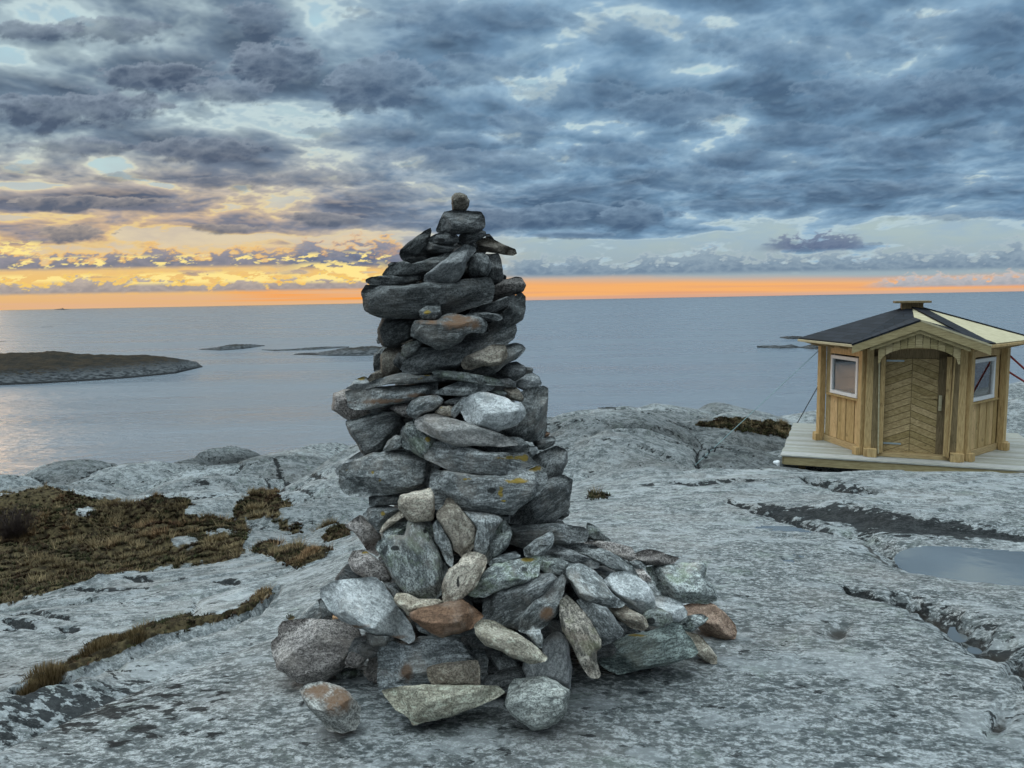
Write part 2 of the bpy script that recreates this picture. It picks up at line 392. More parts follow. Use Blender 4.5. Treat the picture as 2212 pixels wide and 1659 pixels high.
def sea_material():
    m, b, p = mat_new('sea_water')
    g = b.new('ShaderNodeNewGeometry').outputs['Position']
    p.inputs['Base Color'].default_value = (0.130, 0.156, 0.184, 1)
    p.inputs['IOR'].default_value = 2.3
    W = b.mapping(g, (0.55, 1.0, 1.0), (0, 0, R(-14)))
    h = b.add(b.mul(b.noise(W, 0.20, 5, 0.6), 1.0), b.mul(b.noise(W, 0.045, 3, 0.5), 2.0))
    streak = b.noise(b.mapping(g, (0.0022, 0.012, 1), (0, 0, R(-10))), 1.0, 5, 0.6)
    b.put(p.inputs['Roughness'], b.ss(streak, 0.35, 0.65, 0.22, 0.36))
    b.put(p.inputs['Normal'], b.bump(h, 0.9, 1.6))
    return m

def island_material(name, grassy):
    m, b, p = mat_new(name)
    g = b.new('ShaderNodeNewGeometry').outputs['Position']
    hgt = b.attr('hgt').outputs['Fac']
    n = b.noise(g, 0.09, 7, 0.65); n2 = b.noise(b.mapping(g, (0.5, 1, 2.2)), 0.35, 6, 0.65)
    rock = b.mix(b.ss(n2, 0.35, 0.68), (0.014, 0.017, 0.020), (0.150, 0.162, 0.170))
    veg = b.mix(b.ss(n, 0.35, 0.65), (0.012, 0.011, 0.007), (0.040, 0.027, 0.013))
    f = b.ss(b.add(hgt, b.mul(b.sub(n2, 0.5), 1.3)), 0.30, 0.48) if grassy else b.mul(b.ss(b.add(hgt, b.mul(b.sub(n, 0.5), 1.0)), 0.5, 0.8), 0.6)
    c = b.mix(f, rock, veg)
    c = b.mix(b.ss(hgt, 0.10, 0.03), c, (0.018, 0.020, 0.022))          # tide line
    b.put(p.inputs['Base Color'], c); p.inputs['Roughness'].default_value = 0.95
    b.put(p.inputs['Normal'], b.bump(b.add(n, n2), 1.0, 3.0))
    return m

# ------------------------------------------------------------------ the bedrock: lofted feature lines from near to far
# every line: (x, y, Y) = a point of the sketch grid seen at depth Y, or (x, None, Y, z)
LINES = [
 [(1106, None, -8.0, -2.4)],
 [(1106, None, 0.0, -1.62)],
 [(1106, None, 1.5, -1.60)],
 [(-1400, 2700, 1.6), (-600, 1900, 2.05), (0, 1640, 2.5), (190, 1540, 3.0), (417, 1444, 3.5), (587, 1381, 3.9), (700, 1342, 4.15), (900, 1300, 4.4), (1250, 1300, 4.3), (1600, 1300, 4.4), (2212, 1305, 4.35), (3600, 1300, 4.2)],
 [(-1400, 2800, 1.9), (-600, 2020, 2.5), (0, 1755, 3.0), (190, 1655, 3.45), (417, 1530, 3.95), (587, 1432, 4.4), (900, 1265, 5.0), (1250, 1240, 5.0), (1600, 1230, 5.1), (2212, 1250, 5.0), (3600, 1250, 4.8)],
 [(-1400, 2300, 2.4), (-600, 1740, 3.1), (0, 1508, 3.75), (171, 1440, 4.25), (377, 1363, 5.0), (556, 1313, 5.6), (650, 1285, 5.8), (900, 1190, 6.1), (1250, 1165, 6.0), (1600, 1170, 5.9), (2212, 1200, 5.7), (3600, 1200, 5.4)],
 [(-1400, 2290, 2.7), (-600, 1735, 3.5), (0, 1502, 4.25), (171, 1428, 4.75), (377, 1349, 5.5), (556, 1292, 6.2), (640, 1262, 6.5), (900, 1160, 7.0), (1250, 1125, 6.9), (1600, 1120, 7.0), (2212, 1150, 6.7), (3600, 1150, 6.4)],
 [(-1400, 2000, 3.5), (-600, 1600, 4.4), (0, 1400, 5.3), (278, 1312, 6.3), (500, 1258, 7.0), (640, 1224, 7.3), (900, 1115, 8.0), (1250, 1082, 8.0), (1600, 1062, 8.1), (2212, 1078, 8.0), (3600, 1080, 7.8)],
 [(-1400, 1800, 4.8), (-600, 1480, 5.6), (0, 1319, 6.5), (79, 1290, 6.9), (159, 1266, 7.2), (278, 1242, 7.6), (397, 1226, 8.0), (528, 1202, 8.5), (640, 1180, 8.8), (750, 1150, 9.1), (900, 1090, 9.5), (1180, 1068, 9.3), (1300, 1040, 9.3), (1400, 1028, 9.4), (1520, 1019, 9.5), (1700, 1013, 9.6), (2212, 1022, 9.4), (3600, 1030, 9.0)],
 [(-1400, 1790, 5.6), (-600, 1475, 6.4), (0, 1332, 7.6), (159, 1276, 8.3), (397, 1230, 9.3), (640, 1176, 10.1), (900, 1095, 10.5), (1180, 1080, 10.4), (1500, 1046, 11.0), (1700, 1062, 11.2), (2212, 1085, 11.0), (3600, 1090, 11.0)],
 [(-1400, 1500, 8.0), (-600, 1320, 9.0), (0, 1200, 10.0), (400, 1150, 12.0), (640, 1112, 12.5), (900, 1030, 13.0), (1180, 1012, 12.5), (1300, 990, 12.5), (1500, 1000, 13.0), (1700, 1025, 13.2), (2212, 1062, 13.0), (3600, 1060, 13.0)],
 [(-1400, 1250, 12.0), (-600, 1150, 13.0), (0, 1095, 14.0), (400, 1075, 15.0), (640, 1040, 15.5), (900, 960, 15.5), (1190, 935, 14.5), (1240, 918, 14.6), (1290, 908, 14.8), (1400, 913, 14.8), (1560, 944, 15.0), (1690, 970, 15.5), (2212, 1005, 16.0), (3600, 1000, 16.0)],
 [(-1400, 1150, 15.5), (-600, 1085, 16.5), (0, 1062, 17.0), (400, 1042, 17.5), (640, 1006, 18.0), (900, 957, 18.0), (1190, 940, 17.0), (1290, 914, 17.0), (1400, 912, 17.5), (1560, 926, 18.0), (1700, 940, 18.5), (2212, 935, 19.0), (3600, 930, 19.0)],
 [(-1400, 1100, 17.5), (-600, 1060, 18.5), (0, 1042, 19.0), (52, 1037, 19.0), (80, 1024, 19.3), (107, 1015, 19.5), (198, 1012, 20.0), (345, 1018, 20.0), (390, 1016, 20.5), (436, 992, 21.0), (490, 981, 21.5), (548, 977, 22.0), (610, 984, 21.8), (651, 992, 21.5), (675, 984, 22.0), (754, 980, 22.0), (900, 945, 21.0), (1190, 921, 20.0), (1265, 907, 20.0), (1345, 893, 20.5), (1400, 886, 21.0), (1450, 893, 21.0), (1510, 890, 21.0), (1600, 888, 22.0), (1700, 896, 22.0), (1900, 890, 22.0), (2100, 855, 22.0), (2170, 836, 22.0), (2212, 830, 22.0), (3600, 850, 22.0)],
 [(1106, None, 27.0, -10.0)],
 [(1106, None, 60.0, -40.0)],
 [(1106, None, 95.0, -64.0)],
]
ROWS = [6, 10, 16, 60, 40, 40, 24, 60, 60, 16, 44, 50, 30, 44, 14, 10]

def pchip(xk, yk, x):
    """monotone cubic through the rows: xk (n,), yk (n, m), x (q,) -> (q, m)"""
    h = np.diff(xk)[:, None]; dl = np.diff(yk, axis=0) / h
    d = np.zeros_like(yk)
    w1 = 2 * h[1:] + h[:-1]; w2 = h[1:] + 2 * h[:-1]
    ok = dl[:-1] * dl[1:] > 0
    with np.errstate(divide='ignore', invalid='ignore'):
        hm = (w1 + w2) / (w1 / dl[:-1] + w2 / dl[1:])
    d[1:-1] = np.where(ok, hm, 0); d[0] = dl[0]; d[-1] = dl[-1]
    i = np.clip(np.searchsorted(xk, x, side='right') - 1, 0, len(xk) - 2)
    t = ((x - xk[i]) / (xk[i + 1] - xk[i]))[:, None]; hh = h[i]
    y0, y1, d0, d1 = yk[i], yk[i + 1], d[i], d[i + 1]
    return (2*t**3 - 3*t**2 + 1) * y0 + (t**3 - 2*t**2 + t) * hh * d0 + (-2*t**3 + 3*t**2) * y1 + (t**3 - t**2) * hh * d1

PXC = np.concatenate([np.linspace(-1400, -40, 90)[:-1], np.linspace(-40, 2260, 1060), np.linspace(2260, 3600, 90)[1:]])
def build_base():
    kx = np.arange(len(LINES), dtype=float); XS = []; YS = []; ZS = []
    ker = np.exp(-0.5 * (np.arange(-12, 13) / 5.0) ** 2); ker /= ker.sum()
    for L in LINES:
        if L[0][1] is None:
            Y = np.full(len(PXC), L[0][2]); z = np.full(len(PXC), L[0][3])
            X = (PXC - 1106) / FPX * np.maximum(Y, 1.3) * (3.0 if Y[0] < 1 else 1.0)
        else:
            a = np.array(L, float)
            py = np.interp(PXC, a[:, 0], a[:, 1]); Y = np.interp(PXC, a[:, 0], a[:, 2])
            py = np.convolve(np.pad(py, 12, 'edge'), ker, 'valid'); Y = np.convolve(np.pad(Y, 12, 'edge'), ker, 'valid')
            P = at(PXC, py, Y); X, z = P[:, 0], P[:, 2]
        XS.append(X); YS.append(Y); ZS.append(z)
    XS, YS, ZS = map(np.array, (XS, YS, ZS))
    q = np.concatenate([np.linspace(i, i + 1, n, endpoint=False) for i, n in enumerate(ROWS)] + [[len(LINES) - 1.0]])
    return pchip(kx, XS, q), pchip(kx, YS, q), pchip(kx, ZS, q)
GX, GY, GZ = build_base()
NR, NCc = GX.shape
def grid_faces(nr, nc):
    i = np.arange(nr - 1)[:, None] * nc + np.arange(nc - 1)[None, :]
    i = i.ravel(); return np.stack([i, i + 1, i + nc + 1, i + nc], 1)

# a coarse copy to find where things of the sketch lie on the rock
def make_bvh(step=3):
    v = np.stack([GX[:, ::step], GY[:, ::step], GZ[:, ::step]], -1)
    f = grid_faces(*v.shape[:2]); v = v.reshape(-1, 3)
    return BVHTree.FromPolygons([tuple(p) for p in v.tolist()], f.tolist())
BVH = make_bvh(4)
def hit(px, py, bvh=None):
    d = ray(px, py); d = Vector(d / np.linalg.norm(d))
    h = (bvh or BVH).ray_cast(Vector((0, 0, 0)), d)
    return h[0] if h[0] is not None else None
def drop(x, y, bvh=None):
    h = (bvh or BVH).ray_cast(Vector((x, y, 20)), Vector((0, 0, -1)))
    return h[0].z if h[0] is not None else -3.0

def seg_dist(X, Y, pts):
    """distance to a polyline, and position along it (0..1)"""
    best = np.full(X.shape, 1e9); tt = np.zeros(X.shape); n = len(pts) - 1
    for i in range(n):
        ax, ay = pts[i]; bx, by = pts[i + 1]
        L2 = (bx - ax) ** 2 + (by - ay) ** 2 + 1e-12
        t = np.clip(((X - ax) * (bx - ax) + (Y - ay) * (by - ay)) / L2, 0, 1)
        d = np.hypot(X - ax - t * (bx - ax), Y - ay - t * (by - ay))
        c = d < best; best[c] = d[c]; tt[c] = (i + t[c]) / n
    return best, tt
def in_poly(X, Y, pts):
    ins = np.zeros(X.shape, bool); n = len(pts)
    for i in range(n):
        x1, y1 = pts[i]; x2, y2 = pts[(i + 1) % n]
        if y1 == y2: continue
        c = ((Y > y1) != (Y > y2)) & (X < (x2 - x1) * (Y - y1) / (y2 - y1) + x1)
        ins ^= c
    return ins
def gpts(pts):
    r = []
    for px, py in pts:
        h = hit(px, py)
        if h: r.append((h.x, h.y))
    return r

MASK = np.zeros(GX.shape + (3,)); 
TONE = np.full(GX.shape, 0.56)
wob = fbm(GX * 1.6, GY * 1.6, 0.0, 4, 5) * 0.5
wobf = fbm(GX * 7, GY * 7, 0.0, 3, 9)

# large undulation and layered structure of the rock
far = np.clip(GY / 10, 0.25, 2.2)
GZ += 0.034 * far * fbm(GX * 0.7, GY * 0.7, 0.0, 2, 1)
ca, sa = math.cos(R(20)), math.sin(R(20))
U = GX * ca + GY * sa; V = -GX * sa + GY * ca
GZ += 0.007 * far * fbm(U * 1.4, V * 4.0, 0.0, 4, 2)
# ledges: each layer ends in a small sharp step that faces the viewer
lm = np.maximum(sstep(GY, 8.6, 11.0), 0.35 * sstep(-GX, 0.2, 1.4) * sstep(GY, 3.6, 5.5)) * sstep(-GX, -6.0, -4.5)
qv = (V * 1.0 + 0.30 * U + 1.5 * fbm(U * 0.32, V * 0.32, 0.0, 3, 33)); fr = qv - np.floor(qv)
st_amp = 0.12 * (0.55 + 0.9 * fbm(U * 0.5, np.floor(qv) * 3.7, 0.0, 2, 35))
GZ += lm * np.clip(st_amp, 0.02, 1) * ((1 - fr) * sstep(fr, 0.0, 0.07) - 0.5)
LEDGE = lm * np.exp(-((fr - 0.03) / 0.035) ** 2)
qv2 = (V * 2.3 - 0.2 * U + 1.0 * fbm(U * 0.5, V * 0.5, 0.0, 3, 37)); fr2 = qv2 - np.floor(qv2)
GZ += sstep(GY, 4.5, 7.5) * 0.022 * ((1 - fr2) * sstep(fr2, 0.0, 0.08) - 0.5) * np.clip(0.4 + 1.6 * fbm(U * 0.4, V * 0.4, 0.0, 2, 39), 0, 1.3)
led = fbm(U * 0.5, V * 2.4, 0.0, 3, 31)
MASK[..., 1] += 0.40 * LEDGE
GZ += 0.0045 * fbm(U * 7, V * 20, 0.0, 3, 3)
# rounded slabs parted by joints: nearest of scattered slab centres
rsd = np.random.RandomState(5); cu, cv = np.meshgrid(np.arange(-22, 24, 2.9), np.arange(-8, 34, 1.5))
cu = cu + rsd.uniform(-1.1, 1.1, cu.shape) + (np.arange(cu.shape[0]) % 2)[:, None] * 1.4; cv = cv + rsd.uniform(-.55, .55, cv.shape)
UW = U + 0.55 * fbm(U * .5, V * .5, 0.0, 3, 91); VW = V + 0.30 * fbm(U * .6, V * .6, 0.0, 3, 92)
q1 = np.full(GX.shape, 1e9); q2 = np.full(GX.shape, 1e9); cid_ = np.zeros(GX.shape)
for n_, (a_, b_) in enumerate(zip(cu.ravel(), cv.ravel())):
    q = ((UW - a_) / 1.75) ** 2 + ((VW - b_) / 0.85) ** 2
    lt = q < q1; q2 = np.where(lt, q1, np.minimum(q2, q)); q1 = np.where(lt, q, q1); cid_[lt] = n_
SLW = np.clip(np.maximum(sstep(GY, 8.8, 11.5), 0.40 * sstep(-GX, 0.6, 2.0) * sstep(GY, 4.8, 6.6)), 0, 1) * (1 - 0.6 * sstep(GX, 5.5, 7.5))
GZ += SLW * 0.34 * np.clip(GY / 14, .5, 1.5) * (0.62 - np.clip(q1, 0, 1.3))
JOINT = np.exp(-np.clip(q2 - q1, 0, 9) / 0.085) * SLW * sstep(fbm(U * .8, V * .8, 0.0, 3, 93), -0.35, 0.05)
GZ -= 0.10 * JOINT; MASK[..., 1] += 0.95 * JOINT
SLAB_TONE = np.array([random.Random(int(k)).uniform(-1, 1) for k in range(cu.size)])[cid_.astype(int)]
TONE += (0.20 * SLAB_TONE - 0.10) * SLW
# cracks that follow the layering
cr = np.abs(fbm(U * 0.9 + wob, V * 2.6, 0.0, 3, 44)); crm = sstep(fbm(U * 0.6, V * 0.6, 0.0, 2, 60), 0.0, 0.35)
ck = np.exp(-(cr / 0.012) ** 2) * crm * np.where(GX < 0.2, 1.0, 0.35) * sstep(GY, 2.6, 4.0)
GZ -= 0.034 * ck * np.clip(far, .4, 1.6)
MASK[..., 1] += 0.55 * ck

def carve(pts, width, depth, dark=0.0, wet=0.0, taper=True, wide=1.6, rag=1.0):
    P = gpts(pts)
    if len(P) < 1: return
    if len(P) == 1: P = P + [(P[0][0] + 1e-3, P[0][1])]
    d, t = seg_dist(GX, GY, P)
    w = width * (1 + rag * (0.55 * wobf + 0.4 * wob))
    if taper: w = w * np.clip(np.sin(np.pi * np.clip(t * 0.9 + 0.05, 0, 1)), 0.25, 1)
    g = np.exp(-(d / w) ** 2 * 1.4)
    GZ[...] -= depth * g
    MASK[..., 1] = np.maximum(MASK[..., 1], dark * np.exp(-(d / (w * wide)) ** 2))
    MASK[..., 2] = np.maximum(MASK[..., 2], wet * np.exp(-(d / (w * 0.9)) ** 2))

G = lambda *p: [(1152 + .3968 * x, 822.9 + .3968 * y) for x, y in p]
Hh = lambda *p: [(1334.2 + .3968 * x, 1000.7 + .3968 * y) for x, y in p]
K3 = lambda *p: [(.3968 * x, 932.6 + .3968 * y) for x, y in p]
def raise_(pts, width, h):
    P = gpts(pts); d, t = seg_dist(GX, GY, P); GZ[...] += h * np.exp(-(d / (width * (1 + .3 * wob))) ** 2)
# right slab: long trough with the pool, its far bank stands higher
raise_(Hh((1250, 275), (1500, 330), (1900, 372), (2400, 405)), 0.36, 0.13)
carve(G((1050, 648), (1250, 705), (1500, 790), (1800, 860)), 0.10, 0.10, 0.7, 0.3)
carve(Hh((1300, 385), (1500, 440)), 0.16, 0.14, 0.3, 0.5, taper=False, rag=.3)
carve(Hh((780, 215), (900, 262), (1150, 300), (1500, 370), (1900, 405), (2300, 440)), 0.20, 0.03, 1.0, 0.0, wide=1.15)
carve(Hh((1240, 670), (1330, 705), (1430, 745)), 0.07, 0.08, 0.7, 0.5)
carve(Hh((1550, 740), (1700, 780), (1850, 860), (2050, 980), (2400, 1140)), 0.115, 0.15, 0.55, 0.75, taper=False)
carve(Hh((230, 95), (420, 112), (650, 92), (900, 84)), 0.10, 0.10, 0.75)
carve(Hh((1000, 70), (1150, 110), (1300, 140), (1430, 150)), 0.20, 0.16, 0.6, 0.8)
carve(Hh((1800, 520), (1950, 535), (2500, 575)), 0.42, 0.36, 0.0, 0.4, taper=False, rag=.25)
carve(Hh((870, 385), (960, 400)), 0.12, 0.035, 0.0, 0.5)
carve(Hh((900, 515), (960, 530)), 0.065, 0.035, 0.2, 0.75)
carve(Hh((1120, 960), (1230, 900)), 0.085, 0.045, 0.25, 0.9)
carve(Hh((1000, 810), (1060, 830)), 0.05, 0.012, 0.3, 0.4)
carve(Hh((1980, 1360), (2130, 1375)), 0.085, 0.07, 0.5, 0.95)
carve(Hh((1830, 285), (2000, 320)), 0.15, 0.06, 0.2, 0.6)
carve(Hh((1500, 1080), (1600, 1120)), 0.06, 0.010, 0.3, 0.0)
carve(Hh((850, 960), (980, 1060)), 0.10, 0.012, 0.15, 0.3)
carve(Hh((130, 115), (200, 118)), 0.08, 0.03, 0.8)
# dome at the back right and its hollows
carve(G((540, 290), (620, 305), (720, 320)), 0.06, 0.08, 0.6)
carve(G((120, 500), (200, 470)), 0.25, 0.06)
# left: gully between the slabs, cracks
carve(K3((100, 1400), (430, 1270), (700, 1165), (950, 1080), (1200, 1020), (1400, 950), (1500, 850)), 0.17, 0.16, 0.0)
for pl in (((80, 975), (250, 1010), (400, 1040)), ((0, 1000), (120, 1010), (200, 1000)), ((680, 808), (830, 828)), ((380, 862), (560, 872), (800, 862)),
           ((930, 820), (1030, 815)), ((1160, 825), (1310, 822)), ((330, 1082), (430, 1085)), ((30, 1090), (110, 1075)), ((20, 1040), (190, 1080)),
           ((1420, 235), (1560, 330), (1720, 350)), ((1480, 190), (1600, 260)), ((1050, 320), (1150, 312)), ((1640, 240), (1780, 300)), ((1530, 500), (1700, 470))):
    carve(K3(*pl), 0.05, 0.05, 0.75)
_pa = hit(2095, 1247); POOL_Z = _pa.z - 0.115
_pd, _ = seg_dist(GX, GY, gpts(Hh((1850, 530), (1950, 535), (2500, 575))))
MASK[..., 2] = np.maximum(MASK[..., 2], 0.75 * np.exp(-(np.abs(GZ - POOL_Z - .012) / 0.022) ** 2) * (_pd < .75))
GB = np.stack([GX, GY, GZ], -1)

# plants: where soil lies in the hollows (sketch grid polygons)
PLANT = [
 K3((-900, 420), (-300, 380), (0, 350), (260, 300), (420, 340), (700, 400), (1000, 370), (1060, 400), (960, 450), (1250, 480), (1330, 560), (1290, 690), (1000, 735), (700, 775), (400, 835), (200, 890), (0, 960), (-400, 1150), (-900, 1500)),
 K3((1100, 480), (1330, 490), (1350, 540), (1300, 690), (1080, 700), (900, 690), (1080, 560)),
 K3((1270, 400), (1340, 350), (1480, 320), (1560, 400), (1400, 470), (1270, 470)),
 K3((1430, 480), (1640, 490), (1620, 550), (1500, 540)),
 K3((1740, 560), (1850, 515), (1960, 600), (1960, 650), (1800, 620)),
 K3((1380, 650), (1480, 620), (1640, 640), (1800, 650), (1720, 740), (1600, 740), (1480, 680)),
 K3((110, 1415), (200, 1330), (440, 1215), (560, 1120), (720, 1100), (880, 1040), (1180, 990), (1340, 930), (1420, 880), (1490, 850), (1500, 870), (1430, 920), (1300, 990), (1080, 1060), (880, 1120), (700, 1190), (430, 1290), (200, 1390)),
 K3((1530, 1040), (1570, 1010), (1640, 1005), (1600, 1030)),
 G((880, 235), (1000, 215), (1150, 205), (1400, 240), (1430, 260), (1380, 320), (1240, 290), (1050, 270), (930, 258)),
 G((300, 625), (400, 622), (390, 642), (310, 645)),
]
K3t = [((980, 610), (100, 60)), ((1200, 565), (100, 40)), ((480, 440), (60, 26)), ((620, 360), (200, 22))]
IMPX = np.empty(GX.shape); IMPY = np.empty(GX.shape)
inv = CM3.T
cx = GB @ inv.T
with np.errstate(divide='ignore', invalid='ignore'):
    IMPX = 1106 + cx[..., 0] / -cx[..., 2] * FPX; IMPY = 829.5 - cx[..., 1] / -cx[..., 2] * FPX
front = (cx[..., 2] < -0.3)
near_crest = {}
rowpos = np.repeat(np.arange(NR)[:, None], NCc, 1)
ROWSTART = np.cumsum([0] + ROWS)
PN1 = fbm(GX * 1.1, GY * 1.1, 0.0, 4, 301, 0.6); PN2 = fbm(GX * 1.3, GY * 1.3, 0.0, 4, 302, 0.6)
for i, poly in enumerate(PLANT):
    r0, r1 = {0: (8, 13), 1: (8, 13), 2: (8, 13), 3: (8, 13), 4: (8, 13), 5: (7, 12), 6: (5, 8), 7: (3, 7), 8: (11, 13), 9: (7, 9)}[i]
    ins = in_poly(IMPX + 20 * PN1, IMPY + 9 * PN2, poly) & front & (rowpos >= ROWSTART[r0] - 4) & (rowpos <= ROWSTART[r1])
    MASK[..., 0] = np.maximum(MASK[..., 0], ins * 1.0)
for (c, s) in K3t:                                   # bare rock showing in the heath
    (x0, y0), = K3(c); e = ((IMPX - x0 + 26 * PN1) / (s[0] * .4)) ** 2 + ((IMPY - y0 + 12 * PN2) / (s[1] * .3)) ** 2
    MASK[..., 0] *= 1 - np.exp(-e ** 2)
    GZ += np.where((rowpos > ROWSTART[8]) & (rowpos < ROWSTART[12]), 0.05 * np.exp(-e ** 2), 0)
m0 = MASK[..., 0]
for k in range(3):                                   # soften the border
    m0[1:-1, 1:-1] = (m0[1:-1, 1:-1] * 2 + m0[:-2, 1:-1] + m0[2:, 1:-1] + m0[1:-1, :-2] + m0[1:-1, 2:]) / 6
# hummocky ground under the plants
GZ += m0 * (0.10 * np.clip(GY / 9, 0.2, 1.2)) * (np.abs(fbm(GX * 1.7, GY * 1.7, 0.0, 3, 71)) * 1.8)
# the dark weathered dome on the skyline at the left, and darker belts
(dx0, dy0), = K3((1300, 165))
e = ((IMPX - dx0) / 130) ** 2 + ((IMPY - dy0) / 22) ** 2
TONE -= 0.50 * np.exp(-e) * (rowpos > ROWSTART[12])
TONE -= 0.28 * np.exp(-(((IMPX - 1440) / 300) ** 4 + ((IMPY - 965) / 62) ** 4)) * (rowpos > ROWSTART[9])
TONE -= 0.10 * sstep(IMPX, 500, 1000) * sstep(IMPY, 1150, 1400)
TONE += 0.10 * fbm(GX * 0.5, GY * 0.5, 0.0, 4, 85)
TONE += 0.10 * fbm(U * 0.35, V * 0.8, 0.0, 3, 81)
TONE += 0.14 * np.exp(-(((IMPX - 400) / 260) ** 2 + ((IMPY - 1300) / 60) ** 2))
MASK[..., 1] = np.maximum(MASK[..., 1], 0.52 * np.exp(-(((IMPX - 150) / 320) ** 2 + ((IMPY - 1530) / 90) ** 2)) * front)

ROCK = ground_material()
V3 = np.stack([GX, GY, GZ], -1)
GF = grid_faces(NR, NCc)
ground = link_mesh('ground', V3.reshape(-1, 3), GF, ROCK)
attr(ground, 'mask', np.concatenate([np.clip(MASK, 0, 1), np.ones(GX.shape + (1,))], -1))
attr(ground, 'tone', TONE, 'FLOAT')
SPECK = 0.88 - 0.42 * np.maximum(sstep(GY, 5.5, 9.5), sstep(-GX, 0.2, 2.2) * sstep(GY, 3.2, 4.6))
attr(ground, 'speck', SPECK, 'FLOAT')
tag(ground, kind='structure')
GZ0 = GZ
BVH2 = make_bvh(3)

# ------------------------------------------------------------------ sea and islands
def build_sea():
    ang = np.linspace(-1.35, 1.35, 120); rr = np.concatenate([np.geomspace(60, 60000, 60)])
    X = np.sin(ang)[None] * rr[:, None]; Y = np.cos(ang)[None] * rr[:, None]
    v = np.stack([X, Y, np.full_like(X, SEA_Z)], -1)
    o = link_mesh('sea', v.reshape(-1, 3), grid_faces(60, 120), sea_material()); tag(o, kind='structure')
build_sea()

def island(name, bottom, top, depth_k, mat, seed, label, rough=0.5):
    """bottom: waterline seen from the camera, top: skyline (sketch grid)"""
    b = np.array(bottom, float); tp = np.array(top, float)
    n = 160; px = np.linspace(b[0, 0], b[-1, 0], n)
    pb = np.interp(px, b[:, 0], b[:, 1]); pt = np.interp(px, tp[:, 0], tp[:, 1])
    front_ = at_z(px, pb, SEA_Z); Yf = front_[:, 1]; Xf = front_[:, 0]
    wid = np.hypot(np.ptp(Xf), np.ptp(Yf)) * depth_k
    ends = np.sqrt(np.clip(1 - np.linspace(-1, 1, n) ** 6, 0, 1)) if b[0, 0] > -50 else np.sqrt(np.clip(1 - np.linspace(0, 1, n) ** 6, 0, 1))
    Ytop = Yf + wid * 0.45 * ends
    pt = pt - np.clip(pb - pt, 0, 9) * 0.22 * fbm(px / 14.0, 0 * px, seed * 1.7, 4, seed)
    tz = at(px, pt, Ytop)[:, 2]; tx = at(px, pt, Ytop)[:, 0]
    H = np.maximum(tz - SEA_Z, 0.05)
    m = 60; s = np.linspace(-0.06, 1.0, m)
    v = np.zeros((m, n, 3)); hg = np.zeros((m, n))
    for j, t in enumerate(s):
        prof = np.sin(np.clip(t, 0, 1) * math.pi / 2 / 0.5) if False else (1 - abs(np.clip(t, 0, 1) / 0.5 - 1) ** 2.2)
        Y = Yf + wid * 0.9 * ends * t; k = np.clip(t / 0.5, 0, 1)
        X = Xf + (tx - Xf) * min(t / 0.5, 2.0)
        nz = fbm(X / (wid * .25), Y / (wid * .12), 0.0, 5, seed)
        z = H * prof * (1 + rough * nz * (1 - k ** 3) ) + (nz * H * 0.08) * prof
        z = np.minimum(z, H * (0.25 + 0.75 * k) * 1.02) if t < 0.5 else z
        v[j] = np.stack([X, Y + 2.0 * nz, SEA_Z + (z if t > 0 else np.full(n, -1.0))], -1)
        hg[j] = z / H.max()
    o = link_mesh(name, v.reshape(-1, 3), grid_faces(m, n), mat)
    attr(o, 'hgt', np.clip(hg, 0, 1), 'FLOAT')
    tag(o, label, kind='structure')
    return o
C4 = lambda *p: [(.3968 * x, 548.6 + .3968 * y) for x, y in p]       # crop with top left 0,1000
IM1 = island_material('heather_island', True); IM2 = island_material('bare_skerry', False)
island('island', C4((-700, 760), (-300, 740), (0, 715), (200, 707), (500, 690), (700, 676), (960, 651), (1000, 640), (1105, 616)),
       C4((-700, 600), (-300, 560), (0, 546), (290, 531), (400, 547), (600, 550), (780, 553), (900, 560), (1000, 575), (1070, 588), (1105, 614)), 0.55, IM1, 3,
       'low heather covered island with pale rock shore at the left')
island('island', C4((1085, 521), (1200, 526), (1310, 519), (1440, 501)), C4((1085, 519), (1180, 507), (1250, 492), (1320, 490), (1440, 497)), 0.35, IM2, 5, 'small dark skerry left of the cairn')
island('island', C4((1425, 523), (1500, 529), (1700, 523), (1900, 508)), C4((1425, 520), (1500, 521), (1600, 516), (1750, 505), (1900, 503)), 0.2, IM2, 7, 'long thin skerry running behind the left side of the cairn')
island('island', C4((1600, 549), (1800, 554), (1950, 555), (2200, 545), (2400, 540)), C4((1600, 546), (1720, 542), (1850, 515), (1960, 505), (2200, 500), (2400, 530)), 0.3, IM2, 9, 'grey skerry touching the left edge of the cairn')
island('island', C4((0, 477), (34, 475)), C4((0, 474), (34, 474)), 0.3, IM2, 11, 'tiny dark rock in the sea at the left edge')
island('island', C4((225, 399), (290, 397)), C4((225, 397), (290, 396)), 0.3, IM2, 12, 'tiny flat rock awash above the heather island')
island('island', C4((295, 303), (340, 304), (375, 302)), C4((295, 301), (335, 297), (341, 293), (347, 299), (375, 301)), 0.3, IM2, 13, 'distant islet on the horizon at the left')
D1 = lambda *p: [(1645.8 + .256 * x, 603.5 + .256 * y) for x, y in p]   # crop with top left 3000,1100
island('island', D1((-40, 575), (150, 583), (320, 578), (435, 590), (520, 590)), D1((-40, 560), (60, 555), (150, 560), (250, 548), (320, 570), (435, 545), (520, 560)), 0.25, IM2, 15, 'flat dark skerry just left of the hut')
island('island', D1((150, 492), (220, 503), (330, 503), (400, 500)), D1((150, 486), (210, 480), (330, 480), (400, 488)), 0.25, IM2, 17, 'small far skerry beside the hut eaves')
